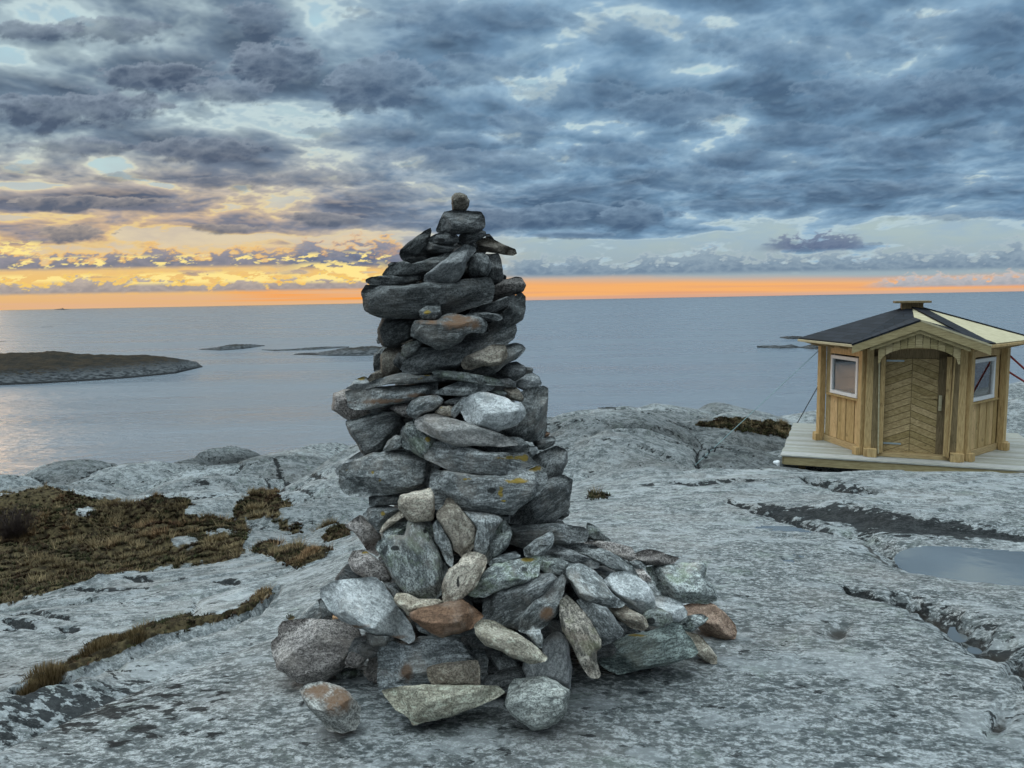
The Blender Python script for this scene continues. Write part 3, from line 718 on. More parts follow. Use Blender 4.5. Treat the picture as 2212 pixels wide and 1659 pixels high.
# ------------------------------------------------------------------ the cairn: every stone is a solid of its own
def stone_material(name, lo, hi, speck=0.4, streak=1.0, contrast=1.0, rot=0.0, scale=1.0, black=0.0, green=0.0, bumpk=1.0):
    m, b, p = mat_new(name)
    O = b.new('ShaderNodeTexCoord').outputs['Object']
    oi = b.new('ShaderNodeObjectInfo')
    off = b.mul(oi.outputs['Random'], 40.0)
    av = b.new('ShaderNodeVectorMath', operation='ADD'); b.put(av.inputs[0], O); b.put(av.inputs[1], b.xyz(off, off, off))
    Q = av.outputs[0]
    S = b.mapping(Q, (1.0 / (1 + 0.8 * streak), 1.0 + 0.3 * streak, 1.0), (0, 0, rot))
    n1 = b.noise(S, 8 * scale, 4, 0.55, 0.4)
    n2 = b.noise(S, 52 * scale, 5, 0.70, 0.5)
    n3 = b.noise(Q, 135 * scale, 3, 0.6)
    n4 = b.noise(Q, 5.0, 5, 0.6)
    c = b.mix(b.ss(n1, 0.30, 0.70), lo, hi)
    c = b.mix(b.mul(b.ss(n2, 0.50, 0.57), 0.60 * contrast), c, tuple(x * 0.38 for x in lo))
    c = b.mix(b.mul(b.ss(n2, 0.46, 0.40), 0.48 * contrast), c, tuple(min(0.66, x * 1.6) for x in hi))
    c = b.mix(b.mul(b.ss(n3, 0.50, 0.58), min(1, speck * 1.7)), c, tuple(x * 0.28 for x in lo))
    c = b.mix(b.mul(b.ss(n4, 0.52, 0.70), 0.35), c, (0.34, 0.30, 0.26))
    if black: c = b.mix(b.mul(b.ss(b.noise(Q, 15, 5, 0.6), 0.60, 0.66), black), c, (0.016, 0.018, 0.018))
    if green: c = b.mix(b.mul(b.ss(b.noise(Q, 11, 6, 0.7), 0.50, 0.62), green), c, (0.17, 0.215, 0.13))
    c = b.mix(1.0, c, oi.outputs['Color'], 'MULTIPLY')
    pt = b.sep(b.attr('patch').outputs['Color'])
    nf = b.mul(b.sub(b.noise(Q, 17, 6, 0.65), 0.5), 1.3)
    c = b.mix(b.mul(b.ss(b.mul(pt[0], b.add(1.0, b.mul(nf, 2.4))), 0.25, 0.95), 0.85), c, b.mix(n2, (0.10, 0.045, 0.020), (0.25, 0.145, 0.080)))       # rust
    c = b.mix(b.mul(b.ss(b.mul(pt[1], b.add(1.0, b.mul(nf, 2.6))), 0.45, 0.80), 0.88), c, b.mix(n1, (0.16, 0.145, 0.020), (0.42, 0.25, 0.030)))   # yellow lichen
    c = b.mix(b.mul(b.ss(b.add(pt[2], nf), 0.42, 0.60), 0.92), c, (0.018, 0.019, 0.019))                                       # black crust
    b.put(p.inputs['Base Color'], c); p.inputs['Roughness'].default_value = 0.88
    h = b.add(b.mul(n2, 1.0), b.add(b.mul(n1, 1.4), b.mul(n3, 0.25)))
    b.put(p.inputs['Normal'], b.bump(h, 0.9 * bumpk, 0.010))
    return m
MATS = {
 'grey':  stone_material('grey_gneiss', (0.135, 0.147, 0.148), (0.34, 0.355, 0.352), 0.36, 1.0),
 'band':  stone_material('banded_gneiss', (0.105, 0.115, 0.117), (0.32, 0.335, 0.335), 0.35, 1.7, 1.0),
 'dark':  stone_material('dark_schist', (0.055, 0.060, 0.062), (0.17, 0.175, 0.175), 0.35, 1.8),
 'pale':  stone_material('pale_granite', (0.27, 0.29, 0.295), (0.50, 0.515, 0.52), 0.26, 0.8, 0.8, black=0.25),
 'tan':   stone_material('tan_granite', (0.22, 0.185, 0.145), (0.46, 0.41, 0.345), 0.35, 0.7, 0.8),
 'pink':  stone_material('pink_granite', (0.195, 0.175, 0.165), (0.37, 0.34, 0.32), 0.50, 0.4, 0.9),
 'green': stone_material('green_lichened_gneiss', (0.105, 0.118, 0.118), (0.28, 0.30, 0.292), 0.40, 0.9, 1.1, black=0.85, green=0.32),
 'rust':  stone_material('rusty_gneiss', (0.085, 0.050, 0.032), (0.20, 0.118, 0.074), 0.25, 0.8, 0.5),
}
CONV = {'A': (1400, 740, .31646), 'B': (1400, 1200, .31646), 'C': (1300, 1450, .40687), 'D': (1300, 1850, .40687),
        'E': (1000, 2200, .45208), 'F': (1900, 2100, .45208), 'G': (2100, 1500, .72333), 'S': (0, 0, 1.0), 'K': (0, 1700, .72333)}
def conv(cid, pts):
    ox, oy, s = CONV[cid]; a = np.array(pts, float)
    return np.stack([(ox + a[:, 0] * s) / 1.82278, (oy + a[:, 1] * s) / 1.82278], 1)

# body of the cairn as a stack of radii, to set each stone at its own depth
CZ = [0.60, 0.46, 0.25, 0.05, -0.3, -0.6, -0.9, -1.08, -1.25, -1.45, -1.62, -2.2]
CR = [0.03, 0.08, 0.22, 0.32, 0.36, 0.44, 0.50, 0.54, 0.68, 0.86, 0.96, 1.02]
CXO = [-.27, -.27, -.30, -.30, -.27, -.30, -.26, -.22, -.12, -.02, 0.02, 0.02]
CY0 = 3.62
def cairn_depth(px, py):
    d = ray(px, py); best = None; bd = 9e9
    for Y in np.arange(2.3, 4.0, 0.01):
        P = d * (Y / d[1]); z = P[2]
        r = np.interp(-z, [-v for v in CZ], CR); xc = np.interp(-z, [-v for v in CZ], CXO)
        q = math.hypot((P[0] - xc), (Y - CY0)) / r
        if q < 1: return Y
        if q < bd: bd = q; best = Y
    return min(best, CY0 - 0.06)

def resample(poly, n):
    c = np.vstack([poly, poly[:1]]); L = np.concatenate([[0], np.cumsum(np.hypot(*np.diff(c, axis=0).T))])
    t = np.linspace(0, L[-1], n, endpoint=False)
    return np.stack([np.interp(t, L, c[:, 0]), np.interp(t, L, c[:, 1])], 1)

def poly_centre(p):
    x, y = p[:, 0], p[:, 1]; x2, y2 = np.roll(x, -1), np.roll(y, -1)
    cr_ = x * y2 - x2 * y; A = cr_.sum() / 2
    return np.array([((x + x2) * cr_).sum(), ((y + y2) * cr_).sum()]) / (6 * A), abs(A)

SID = [0]
def stone(label, cid, pts, k=0.0, mat='grey', tint=1.0, thick=0.5, back=1.0, ground_=False, patch=(), ridge=None, slope=(1.5, 0.32), box=4.6, name='stone', cat='stone', group='stones of the cairn', Y=None, grow=1.045, rough=1.0, bvh=None):
    """pts: outline as seen from the front; k: order towards the viewer (2.5 cm steps);
    ridge: height (-1..1) of the break between the top face and the front face"""
    SID[0] += 1; sid = SID[0]; rng = random.Random(sid * 7 + 3)
    pl = conv(cid, pts); (ccx, ccy), _ = poly_centre(pl)
    if Y is None:
        if ground_:
            lo = pl[np.argmax(pl[:, 1])]; h = hit(lo[0], lo[1] - 2, BVH2)
            Y = (h.y if h else 3.0)
        else:
            Y = cairn_depth(ccx, ccy) + 0.05
    d = ray(ccx, ccy); dist_px = None
    dn = d / np.linalg.norm(d)
    P0 = d * (Y / d[1])
    rgt = np.cross(dn, [0, 0, 1.0]); rgt /= np.linalg.norm(rgt); upv = np.cross(rgt, dn)
    # outline in metres in the plane facing the viewer
    rr = ray(pl[:, 0], pl[:, 1]); tt_ = (P0 @ dn) / (rr @ dn); W = rr * tt_[:, None] - P0
    q = np.stack([W @ rgt, W @ upv], 1) * grow
    hgt = np.ptp(q[:, 1]); wid = np.ptp(q[:, 0]); _, area = poly_centre(q)
    cov = np.cov(resample(q, 80).T); ew, ev = np.linalg.eigh(cov)
    ex = ev[:, 1]; ex = ex if ex[0] > 0 else -ex; ey = np.array([-ex[1], ex[0]])
    L1 = np.ptp(q @ ex); L2 = np.ptp(q @ ey); mind = min(L1, L2)
    Tf = thick * mind; Tb = back * math.sqrt(mind * max(L1 * 0.6, mind)) * 0.7
    if ground_:
        s = Tf * 0.55; P0 = P0 + dn * s; q = q * (1 + s / np.linalg.norm(P0))     # rest the front foot on the rock
    # move along the sight line, keep apparent size
    P1 = P0 - dn * (0.025 * k); q = q * (np.linalg.norm(P1) / np.linalg.norm(P0)); P0 = P1
    # chamfer corners a little, resample, roughen
    c = q
    a_, b_ = c * 0.92 + np.roll(c, -1, 0) * 0.08, c * 0.08 + np.roll(c, -1, 0) * 0.92
    c = np.stack([a_, b_], 1).reshape(-1, 2)
    n = int(np.clip(area ** 0.5 * 4.4 / 0.0065, 70, 260))
    c = resample(c, n)
    cen, _ = poly_centre(c)
    dirn = (c - cen) / np.linalg.norm(c - cen, axis=1)[:, None]
    ns = fbm(c[:, 0] * 16, c[:, 1] * 16, sid * 3.1, 4, sid, 0.6)
    c = c + dirn * (ns * (0.005 + 0.014 * mind) * rough)[:, None]
    nf = int(np.clip(math.sqrt(L1 * L2) * 0.5 / 0.0065, 12, 46)); nb = 9
    tf = np.linspace(0, 1, nf + 1)[1:] ; rf = np.sin(tf * math.pi / 2) ** 0.9
    rad = np.concatenate([rf, rf[-1] * np.cos(np.linspace(0, 1, nb + 1)[1:] * math.pi / 2 * 0.97) ** 0.75])
    rad = np.clip(rad, 0, 1)
    rho = rad[:, None]
    XY = cen + (c - cen)[None] * rho[..., None]              # rows, n, 2
    isf = np.arange(len(rad)) < nf
    prof = (1 - np.clip(rho, 0, 1) ** (box * 1.5)) ** (1 / 2.1)
    Z = np.where(isf[:, None], Tf * 1.15 * prof, 0)
    tb = np.linspace(0, 1, nb + 1)[1:]
    Z[nf:] = -(Tb * np.sin(tb * math.pi / 2) ** 0.8)[:, None]
    Z = Z + np.zeros(n)
    # facets on the front
    cq = q.mean(0); s_ = (XY[..., 1] - cq[1]) / (hgt / 2)
    rdg = ridge if ridge is not None else rng.uniform(0.0, 0.55)
    tl = rng.uniform(-0.25, 0.25)
    sh = s_ * (hgt / 2) + tl * (XY[..., 0] - cq[0]) * 0.5 - rdg * hgt / 2
    top = Tf * 1.02 - slope[0] * np.maximum(sh, 0) ; bot = Tf * 1.02 - slope[1] * np.maximum(-sh, 0) - 0.02 * Tf
    cap = np.minimum(top, bot)
    tx, ty = rng.uniform(-.28, .28), rng.uniform(-.1, .25)
    cap = cap - tx * (XY[..., 0] - cen[0]) - ty * (XY[..., 1] - cen[1])
    cap = np.minimum(cap, Tf * 0.9 - 1.1 * (-s_ - rng.uniform(.45, .75)) * hgt / 2)
    for j in range(4):
        a = rng.uniform(0, 2 * math.pi); dx, dy = math.cos(a), math.sin(a)
        ext = (np.abs((c - cen) @ np.array([dx, dy]))).max(); off = ext * rng.uniform(0.15, 0.62); sl = rng.uniform(0.5, 1.7)
        pr = (XY[..., 0] - cen[0]) * dx + (XY[..., 1] - cen[1]) * dy
        cap = np.minimum(cap, Tf * rng.uniform(0.9, 1.12) - sl * (pr - off))
    for j in range(7):                                        # chipped rims
        a = rng.uniform(0, 2 * math.pi); dx, dy = math.cos(a), math.sin(a)
        ext = ((c - cen) @ np.array([dx, dy])).max(); off = ext * rng.uniform(0.62, 0.9); sl = rng.uniform(1.3, 3.2)
        cap = np.minimum(cap, Tf * rng.uniform(0.75, 1.0) - sl * ((XY[..., 0] - cen[0]) * dx + (XY[..., 1] - cen[1]) * dy - off))
    kk = 0.010 * Tf + 1e-4
    Zf = np.minimum(Z, cap)
    Zs = 0.5 * (Z + cap - np.sqrt((Z - cap) ** 2 + kk ** 2))
    Z = np.where(isf[:, None], np.where(Z > 0, np.maximum(Zs, -0.15 * Tf), Zf), Z)
    Z = np.where(isf[:, None], Z * (1 - rho ** 14) , Z)
    # tilt the back so the stone runs level into the heap
    back_shift = np.where(Z < 0, Z * 0.0, 0)
    V = np.concatenate([XY, Z[..., None]], -1).reshape(-1, 3)
    V = np.vstack([V, [[cen[0], cen[1], float(np.clip(np.median(Z[0]), 0, 9))], [cen[0], cen[1], -Tb]]])
    N = len(rad)
    # rotate into the stone's own axes: x along its length
    RX = np.array([[ex[0], ex[1], 0], [ey[0], ey[1], 0], [0, 0, 1]])
    Lc = (V - np.array([cen[0], cen[1], 0])) @ RX.T
    mid = Lc - np.array([0, 0, -Tb * .2]); ml = np.linalg.norm(mid, axis=1) + 1e-6; nd = mid / ml[:, None]
    o1 = sid * 5.3
    low = fbm(Lc[:, 0] * 9 + o1, Lc[:, 1] * 14, Lc[:, 2] * 14, 3, 5)
    lay = np.tanh(3.0 * fbm(Lc[:, 0] * 5 + o1, Lc[:, 1] * 34 + 0.5 * low, Lc[:, 2] * 9 + o1, 3, 8)) * 0.8
    strata = 0.4 + 1.2 * rng.random() if mat in ('band', 'dark', 'grey') else 0.5
    edge = np.concatenate([np.repeat(np.where(isf, np.clip((1 - rad) * 6, 0.12, 1), 0.6), n), [1, 1]])
    amp = rough * ((0.002 + 0.010 * mind) * low + (0.0012 + 0.004 * mind) * lay * strata) * edge
    Lc = Lc + nd * amp[:, None]
    F = []
    for i in range(N - 1):
        for j in range(n):
            j2 = (j + 1) % n; F.append((i * n + j, i * n + j2, (i + 1) * n + j2, (i + 1) * n + j))
    for j in range(n):
        j2 = (j + 1) % n
        F.append((N * n, j2, j)); F.append((N * n + 1, (N - 1) * n + j, (N - 1) * n + j2))
    F = [f[::-1] for f in F]
    M = MATS[mat]
    o = link_mesh(name, Lc, F, M)
    # world transform: local axes -> (rgt, upv, -dn)
    B = np.stack([rgt, upv, -dn], 1)                          # columns
    Mx = B @ np.array([[ex[0], ey[0], 0], [ex[1], ey[1], 0], [0, 0, 1]])
    loc = P0 + B @ np.array([cen[0], cen[1], 0])
    o.matrix_world = Matrix([[*Mx[0], loc[0]], [*Mx[1], loc[1]], [*Mx[2], loc[2]], [0, 0, 0, 1]])
    t = tint if isinstance(tint, tuple) else (tint, tint, tint)
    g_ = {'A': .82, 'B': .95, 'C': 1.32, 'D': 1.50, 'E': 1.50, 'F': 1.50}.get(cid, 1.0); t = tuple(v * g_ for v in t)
    j = 1 + rng.uniform(-0.07, 0.07)
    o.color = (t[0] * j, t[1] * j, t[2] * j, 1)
    pa = np.zeros((len(Lc), 4)); pa[:, 3] = 1
    for (ch, x, y, sx, sy) in patch:                          # coloured patches, given in the same sketch
        g = conv(cid, [(x, y), (x + sx, y + sy)]); r_ = ray(*g[0]); w = r_ * ((P0 @ dn) / (r_ @ dn)) - P0
        m_per = np.linalg.norm(P0) / FPX
        px_, py_ = (w @ rgt) , (w @ upv)
        ax, ay = abs(g[1][0] - g[0][0]) * m_per, abs(g[1][1] - g[0][1]) * m_per
        e = ((V[:, 0] - px_) / ax) ** 2 + ((V[:, 1] - py_) / ay) ** 2
        pa[:, ch] = np.maximum(pa[:, ch], np.exp(-e * 0.9) * 1.0)
    attr(o, 'patch', pa)
    tag(o, label, cat, group)
    return o
# ------------------------------------------------------------------ the stones, from the top of the cairn down
S = stone
# top
S('small upright brown grey stone standing on the very top of the cairn', 'A', [(1240,70),(1300,65),(1375,95),(1395,135),(1415,160),(1400,215),(1370,280),(1205,278),(1192,190),(1205,110)], 1, 'tan', 0.62, thick=.7)
S('thick dark slab directly under the topmost stone', 'A', [(1105,300),(1190,285),(1400,285),(1560,300),(1600,360),(1600,480),(1570,520),(1460,560),(1260,575),(1100,550),(1030,550),(1010,515),(1060,420),(1085,340)], 0, 'dark', 1.25, thick=.7, ridge=-.1)
S('long dark stone leaning up to the left at the left shoulder of the cairn top', 'A', [(925,505),(935,545),(905,660),(890,740),(800,820),(740,870),(640,930),(570,880),(545,830),(555,770),(640,690),(740,620),(850,540)], 0, 'band', .42)
S('rounded dark stone with a black blotch propping the left of the cap slab', 'A', [(905,650),(950,600),(1040,560),(1120,535),(1220,550),(1280,610),(1275,670),(1200,700),(1080,710),(960,690)], -1, 'dark', 1.2, patch=[(2,1060,650,70,30)])
S('dark wedge of stone propping the right of the cap slab', 'A', [(1285,610),(1300,580),(1450,540),(1540,510),(1610,545),(1625,590),(1560,640),(1450,690),(1330,715),(1270,690)], -1, 'dark', .95)
S('small jagged dark stone peeping out right below the cap slab', 'A', [(1630,572),(1670,575),(1720,635),(1700,660),(1620,620)], -2, 'dark', .7)
S('flat brown grey stone jutting out to the right near the top', 'A', [(1500,690),(1560,640),(1630,615),(1730,650),(1900,730),(1980,760),(2005,815),(1950,840),(1850,830),(1700,800),(1560,800),(1490,780)], 0, 'tan', .62, ridge=.0)
S('thin flat dark stone under the rounded stone with the black blotch', 'A', [(900,690),(1000,700),(1150,715),(1290,725),(1330,750),(1250,780),(1070,830),(940,800),(870,765),(905,720)], -2, 'dark', .9)
S('narrow brown stone behind the upper end of the pale speckled diagonal stone', 'A', [(1205,780),(1300,720),(1400,695),(1420,720),(1330,800),(1215,850)], -1, 'pink', .5)
S('long dark stone sloping down left behind the pale speckled diagonal stone', 'A', [(350,1080),(390,1000),(500,930),(600,905),(665,945),(800,920),(1000,850),(1190,790),(1215,840),(1150,930),(1050,1010),(870,1070),(700,1085),(400,1100)], -1, 'grey', .55)
S('small dark stone showing at the left above the long sloping stone', 'A', [(400,1000),(400,950),(440,925),(530,925),(480,1000)], -3, 'dark', 1.2)
S('lumpy blackish stone under the foot of the left leaning stone', 'A', [(620,900),(650,840),(720,815),(800,840),(890,870),(900,920),(680,955)], -2, 'dark', .7)
S('pale grey speckled stone lying diagonally in the middle of the cairn top', 'A', [(1420,725),(1480,740),(1490,790),(1430,860),(1370,930),(1360,1000),(1320,1100),(1270,1180),(1100,1200),(920,1200),(860,1150),(870,1080),(960,1010),(1100,900),(1230,790),(1350,710)], 2, 'pale', .72, ridge=.1)
S('round banded stone right of the pale speckled diagonal stone', 'A', [(1500,810),(1590,810),(1660,860),(1690,940),(1670,1020),(1640,1100),(1560,1130),(1450,1120),(1400,1050),(1390,930),(1440,850)], 1, 'band', .75, thick=.6)
S('dark upright stone at the right edge below the jutting flat stone', 'A', [(1600,830),(1780,825),(1810,900),(1830,1000),(1835,1130),(1790,1205),(1700,1210),(1630,1100),(1650,980),(1690,900)], -1, 'dark', .95)
S('tiny dark stone at the right edge above the brown grey stone', 'A', [(1830,1075),(1870,1100),(1870,1140),(1820,1140)], -2, 'dark', 1)
S('flat dark stone lying on the left end of the long beam stone', 'A', [(135,1140),(200,1110),(350,1090),(560,1075),(700,1060),(830,1060),(880,1080),(850,1130),(700,1190),(560,1230),(400,1235),(200,1210),(140,1175)], 1, 'band', .58)
S('very long dark striped beam stone across the upper cairn', 'A', [(150,1210),(400,1225),(600,1225),(880,1170),(1100,1190),(1300,1150),(1640,1115),(1675,1160),(1695,1280),(1670,1420),(1400,1500),(1200,1570),(1000,1590),(850,1600),(500,1625),(330,1610),(230,1570),(150,1520),(125,1380),(107,1300)], 0, 'band', .62, thick=.42, box=6, slope=(.9,.15), ridge=.5, back=.7)
S('brown grey stone right of the long beam stone', 'A', [(1690,1240),(1840,1150),(2000,1108),(2060,1120),(2115,1210),(2080,1280),(1980,1330),(1850,1390),(1680,1420)], -1, 'pink', .6)
S('flat dark wedge stone below the brown grey one at the right', 'A', [(1680,1430),(1850,1360),(1960,1330),(2000,1360),(1950,1430),(1860,1490),(1730,1550),(1560,1560),(1400,1580),(1450,1510)], 0, 'dark', 1.15)
S('large smooth grey stone slanting down at the right edge of the upper cairn', 'B', [(1960,-90),(2060,-150),(2105,-90),(2108,50),(2075,190),(1990,240),(1850,290),(1760,350),(1700,365),(1650,300),(1660,230),(1750,200),(1820,100),(1900,30)], -1, 'grey', .75, thick=.5, box=4)
S('thin flat sliver of stone above the rust topped stone', 'B', [(1385,120),(1520,90),(1640,95),(1820,125),(1825,175),(1770,200),(1580,160),(1400,145)], 1, 'band', .8)
S('small blocky grey stone wedged under the middle of the long beam stone', 'B', [(790,80),(880,25),(1040,-25),(1055,60),(1075,120),(1040,180),(930,195),(830,180),(800,130)], 3, 'grey', .72, thick=.6, patch=[(1,900,95,60,30)])
S('angular stone with rust brown top face below the long beam stone', 'B', [(705,290),(760,200),(850,190),(1000,195),(1090,140),(1200,95),(1350,140),(1520,150),(1600,200),(1615,260),(1600,320),(1560,355),(1430,345),(1350,380),(1300,460),(1180,530),(1060,555),(950,520),(850,470),(790,430),(700,385)], 2, 'grey', .72, thick=.6, ridge=.25, slope=(1.6,.25), patch=[(0,950,215,210,45),(0,1250,210,230,100),(0,1450,240,120,70)], box=5)
S('small brown stone tucked in left of the rust topped stone', 'B', [(725,240),(780,175),(860,190),(760,270)], 0, 'rust', .6)
S('blackish blocky stone at the left below the long beam stone', 'B', [(340,150),(600,150),(790,170),(740,240),(700,330),(690,430),(560,510),(420,525),(330,500),(290,430),(285,330),(310,220)], -1, 'band', .38, thick=.6)
S('pale little sliver sticking out at the left below the blackish blocky stone', 'B', [(258,440),(290,380),(310,480),(275,490)], -1, 'pale', .8)
S('small pointed stone with a green grey face in the hollow left of centre', 'B', [(570,560),(600,500),(680,460),(800,440),(830,500),(760,600),(660,665),(620,665),(580,620)], 0, 'green', .9, thick=.6)
S('thin brown splinter lying above the small pointed green grey stone', 'B', [(560,487),(700,428),(712,448),(620,490)], 0, 'tan', .6)
S('upright tan grey stone near the left edge of the upper cairn', 'B', [(320,620),(360,560),(440,515),(560,530),(600,600),(520,680),(480,740),(560,800),(580,840),(400,890),(330,840),(310,750)], 0, 'tan', .62, thick=.6)
S('roughly banded stone forming the left edge beside the upright tan stone', 'B', [(235,630),(300,560),(380,505),(440,530),(350,600),(340,700),(340,800),(230,830),(220,720)], -1, 'band', .8)
S('small dark triangular stone left of the large diagonal slab', 'B', [(465,700),(500,620),(545,585),(620,620),(650,680),(610,720),(610,825),(540,790),(480,750)], 1, 'grey', .5)
S('large dark slab rising diagonally to the right edge of the upper cairn', 'B', [(595,780),(620,690),(760,610),(830,530),(1050,540),(1250,490),(1400,350),(1560,340),(1700,360),(1960,255),(1980,330),(1950,420),(1860,500),(1600,590),(1400,680),(1250,790),(1100,820),(850,860),(680,860),(610,830)], -1, 'band', .62, thick=.4, box=5, slope=(.8,.2))
S('pale warm grey stone with a chipped lower edge lying on the diagonal slab', 'B', [(1320,700),(1380,640),(1500,590),(1700,500),(1850,500),(1880,560),(1880,650),(1800,740),(1700,760),(1560,770),(1430,810),(1350,800),(1320,750)], 2, 'tan', .88, ridge=-.3, slope=(.6,.8))
S('blue grey stone poking out right behind the chipped pale stone', 'B', [(1780,520),(1970,480),(2060,500),(2105,545),(2080,600),(1990,680),(1870,740),(1750,840),(1680,880),(1500,860),(1350,830),(1360,790),(1700,740)], 0, 'band', .82)
S('dark grey stone at the right edge under the poking blue grey one', 'B', [(1700,880),(1800,790),(1900,720),(2000,700),(2060,740),(2130,790),(2100,870),(1980,950),(1880,930),(1780,910)], -1, 'dark', 1.3)
S('small weathered stone at the right edge over the pale speckled one', 'B', [(2060,770),(2180,780),(2212,800),(2200,860),(2120,890)], -2, 'grey', .8)
# middle
S('long thin flat stone lying right across the waist of the cairn', 'B', [(965,840),(1010,820),(1220,825),(1450,860),(1640,890),(1780,930),(1835,980),(1820,1005),(1700,1000),(1500,985),(1320,945),(1170,930),(1000,895)], 2, 'green', .85, thick=.9, box=5)
S('long ragged flat stone with yellow lichen lying left across the waist', 'B', [(120,1045),(170,980),(260,930),(400,890),(560,850),(640,850),(760,880),(960,865),(1060,885),(1160,915),(1090,945),(960,960),(830,970),(660,990),(560,975),(400,990),(200,1035)], 1, 'grey', .85, thick=.9, patch=[(1,800,920,50,25),(1,900,880,60,10)])
S('light brown stone on the left end of the ragged flat stone', 'B', [(155,925),(200,860),(320,800),(370,830),(370,890),(280,935),(180,950)], 2, 'tan', .65)
S('long pale beam stone with brown underside at the left of the waist', 'C', [(160,220),(350,190),(600,175),(900,155),(1028,135),(1032,250),(880,300),(760,330),(560,355),(380,395),(250,400),(190,370),(175,290)], 2, 'grey', .92, thick=.5, ridge=0.1, slope=(.7,.3), box=6, patch=[(0,500,320,330,28),(0,850,262,160,24)])
S('pinkish rough stone bulging out furthest left at the waist', 'C', [(20,400),(35,310),(40,250),(130,210),(210,190),(260,280),(330,370),(430,380),(380,430),(280,490),(200,502),(110,460)], 0, 'pink', .85, thick=.6)
S('crumbly stone with yellow lichen on its upper left edge above the pale beam', 'C', [(150,200),(250,110),(340,75),(400,110),(400,170),(340,200),(230,215)], 0, 'pale', .75, patch=[(1,300,100,60,22)])
S('pale wedge shaped stone right of the beam end at the waist', 'C', [(1030,225),(1120,180),(1260,120),(1380,125),(1480,160),(1560,155),(1585,185),(1550,215),(1430,245),(1260,268),(1120,260),(1040,245)], 1, 'grey', 1.0, ridge=-.2, slope=(.7,.6))
S('small dark grey stone at the right tip of the long thin flat stone', 'C', [(1630,105),(1720,95),(1800,140),(1797,182),(1700,178),(1640,150)], 0, 'dark', 1.4)
S('chunky pale black flecked stone at the right edge of the waist', 'C', [(1790,130),(1900,55),(1960,35),(2020,90),(2040,150),(2010,190),(1880,210),(1800,180)], 0, 'pale', .88)
S('small brown grey stone above the tall dark right edge block', 'C', [(1680,195),(1780,175),(1830,210),(1870,290),(1850,318),(1760,310),(1700,290),(1700,240)], 0, 'tan', .6)
S('little flat green grey stone over the big pale round stone', 'C', [(1540,215),(1680,215),(1712,245),(1670,285),(1590,265)], 0, 'green', .8)
S('rounded bluish striped stone in the middle of the waist', 'C', [(750,370),(790,320),(880,270),(1040,262),(1090,300),(1080,350),(1020,400),(900,440),(830,485),(760,450),(745,400)], 2, 'band', .95, thick=.6)
S('small flat dark stone right of the rounded bluish striped stone', 'C', [(1090,330),(1180,295),(1250,280),(1290,300),(1230,350),(1110,350)], 0, 'dark', 1.4)
S('small tan stone with a green spot below the flat dark one', 'C', [(1012,430),(1060,372),(1160,365),(1195,380),(1175,465),(1090,465)], 1, 'tan', .95, patch=[(1,1075,380,20,10)])
S('narrow blue grey stone left of the big pale round stone', 'C', [(1165,400),(1270,285),(1320,285),(1290,350),(1280,400),(1205,482),(1175,460)], 1, 'band', .9)
S('big pale almost white rounded stone at the waist', 'C', [(1265,340),(1300,300),(1420,240),(1520,240),(1700,290),(1760,340),(1840,330),(1885,420),(1860,490),(1760,560),(1620,605),(1570,610),(1400,550),(1310,500),(1270,420)], 3, 'pale', 1.05, thick=.55, ridge=-.1, slope=(.9,.6))
S('tall dark grey block at the right edge behind the big pale round stone', 'C', [(1840,240),(1950,195),(2060,180),(2100,210),(2103,330),(2090,560),(2060,680),(1920,700),(1830,685),(1720,640),(1620,590),(1700,500),(1800,400),(1830,330)], 0, 'grey', .78, thick=.35, box=6)
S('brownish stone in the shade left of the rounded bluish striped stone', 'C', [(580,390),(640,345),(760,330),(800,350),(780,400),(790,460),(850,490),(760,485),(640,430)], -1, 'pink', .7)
S('big dark angular block at the left below the pinkish bulging stone', 'C', [(165,510),(260,495),(400,440),(580,420),(690,480),(720,560),(700,640),(590,650),(530,740),(510,800),(340,862),(270,740),(210,650),(170,560)], -1, 'grey', .60, thick=.5, box=5)
S('small light triangular stone between the big dark block and the rough stone', 'C', [(510,790),(560,690),(640,640),(690,655),(705,755),(640,780),(540,798)], 1, 'grey', 1.0)
S('rough upright grey green stone left of the long pale diagonal slab', 'C', [(695,640),(740,540),(830,495),(900,500),(960,600),(1040,650),(1040,740),(960,800),(935,885),(850,840),(780,800),(695,765)], 0, 'green', .95, thick=.45, patch=[(1,940,690,30,30)])
S('dark stone edge showing behind the rough upright grey green stone', 'C', [(680,640),(700,570),(800,500),(870,480),(870,520),(750,560),(705,680)], -1, 'dark', 1.3)
S('long pale pinkish slab lying diagonally down to the right', 'C', [(835,540),(850,490),(950,450),(1020,445),(1150,480),(1300,520),(1500,580),(1700,660),(1790,710),(1795,740),(1650,755),(1400,745),(1220,755),(1080,700),(950,640),(860,590)], 3, 'pale', (.90,.84,.80), thick=.45, ridge=.1, slope=(.9,.5))
S('flat dark stone beneath the right end of the pale pinkish slab', 'C', [(1410,770),(1600,740),(1760,660),(1830,670),(1925,750),(1920,800),(1880,833),(1500,828),(1410,810)], 1, 'grey', .62)
S('long grey slab with olive lichen along its upper right edge', 'C', [(925,830),(970,760),(1050,710),(1300,750),(1420,790),(1500,810),(1880,820),(1990,930),(1900,980),(1780,1000),(1660,1050),(1450,1040),(1200,1000),(1090,950),(940,880)], 2, 'band', .98, thick=.42, box=5, slope=(.7,.3), ridge=.2, patch=[(1,1740,865,160,26),(1,1880,870,40,40)])
S('small pale grey stone at the right end of the lichened slab', 'C', [(1900,855),(1905,760),(1990,755),(2018,790),(1995,830),(1940,865)], 0, 'pale', .7)
S('small dark stone sticking out right below the tall dark block', 'C', [(1960,710),(2050,670),(2150,660),(2182,690),(2160,740),(2080,785),(2010,788),(1980,760)], 0, 'grey', .65)
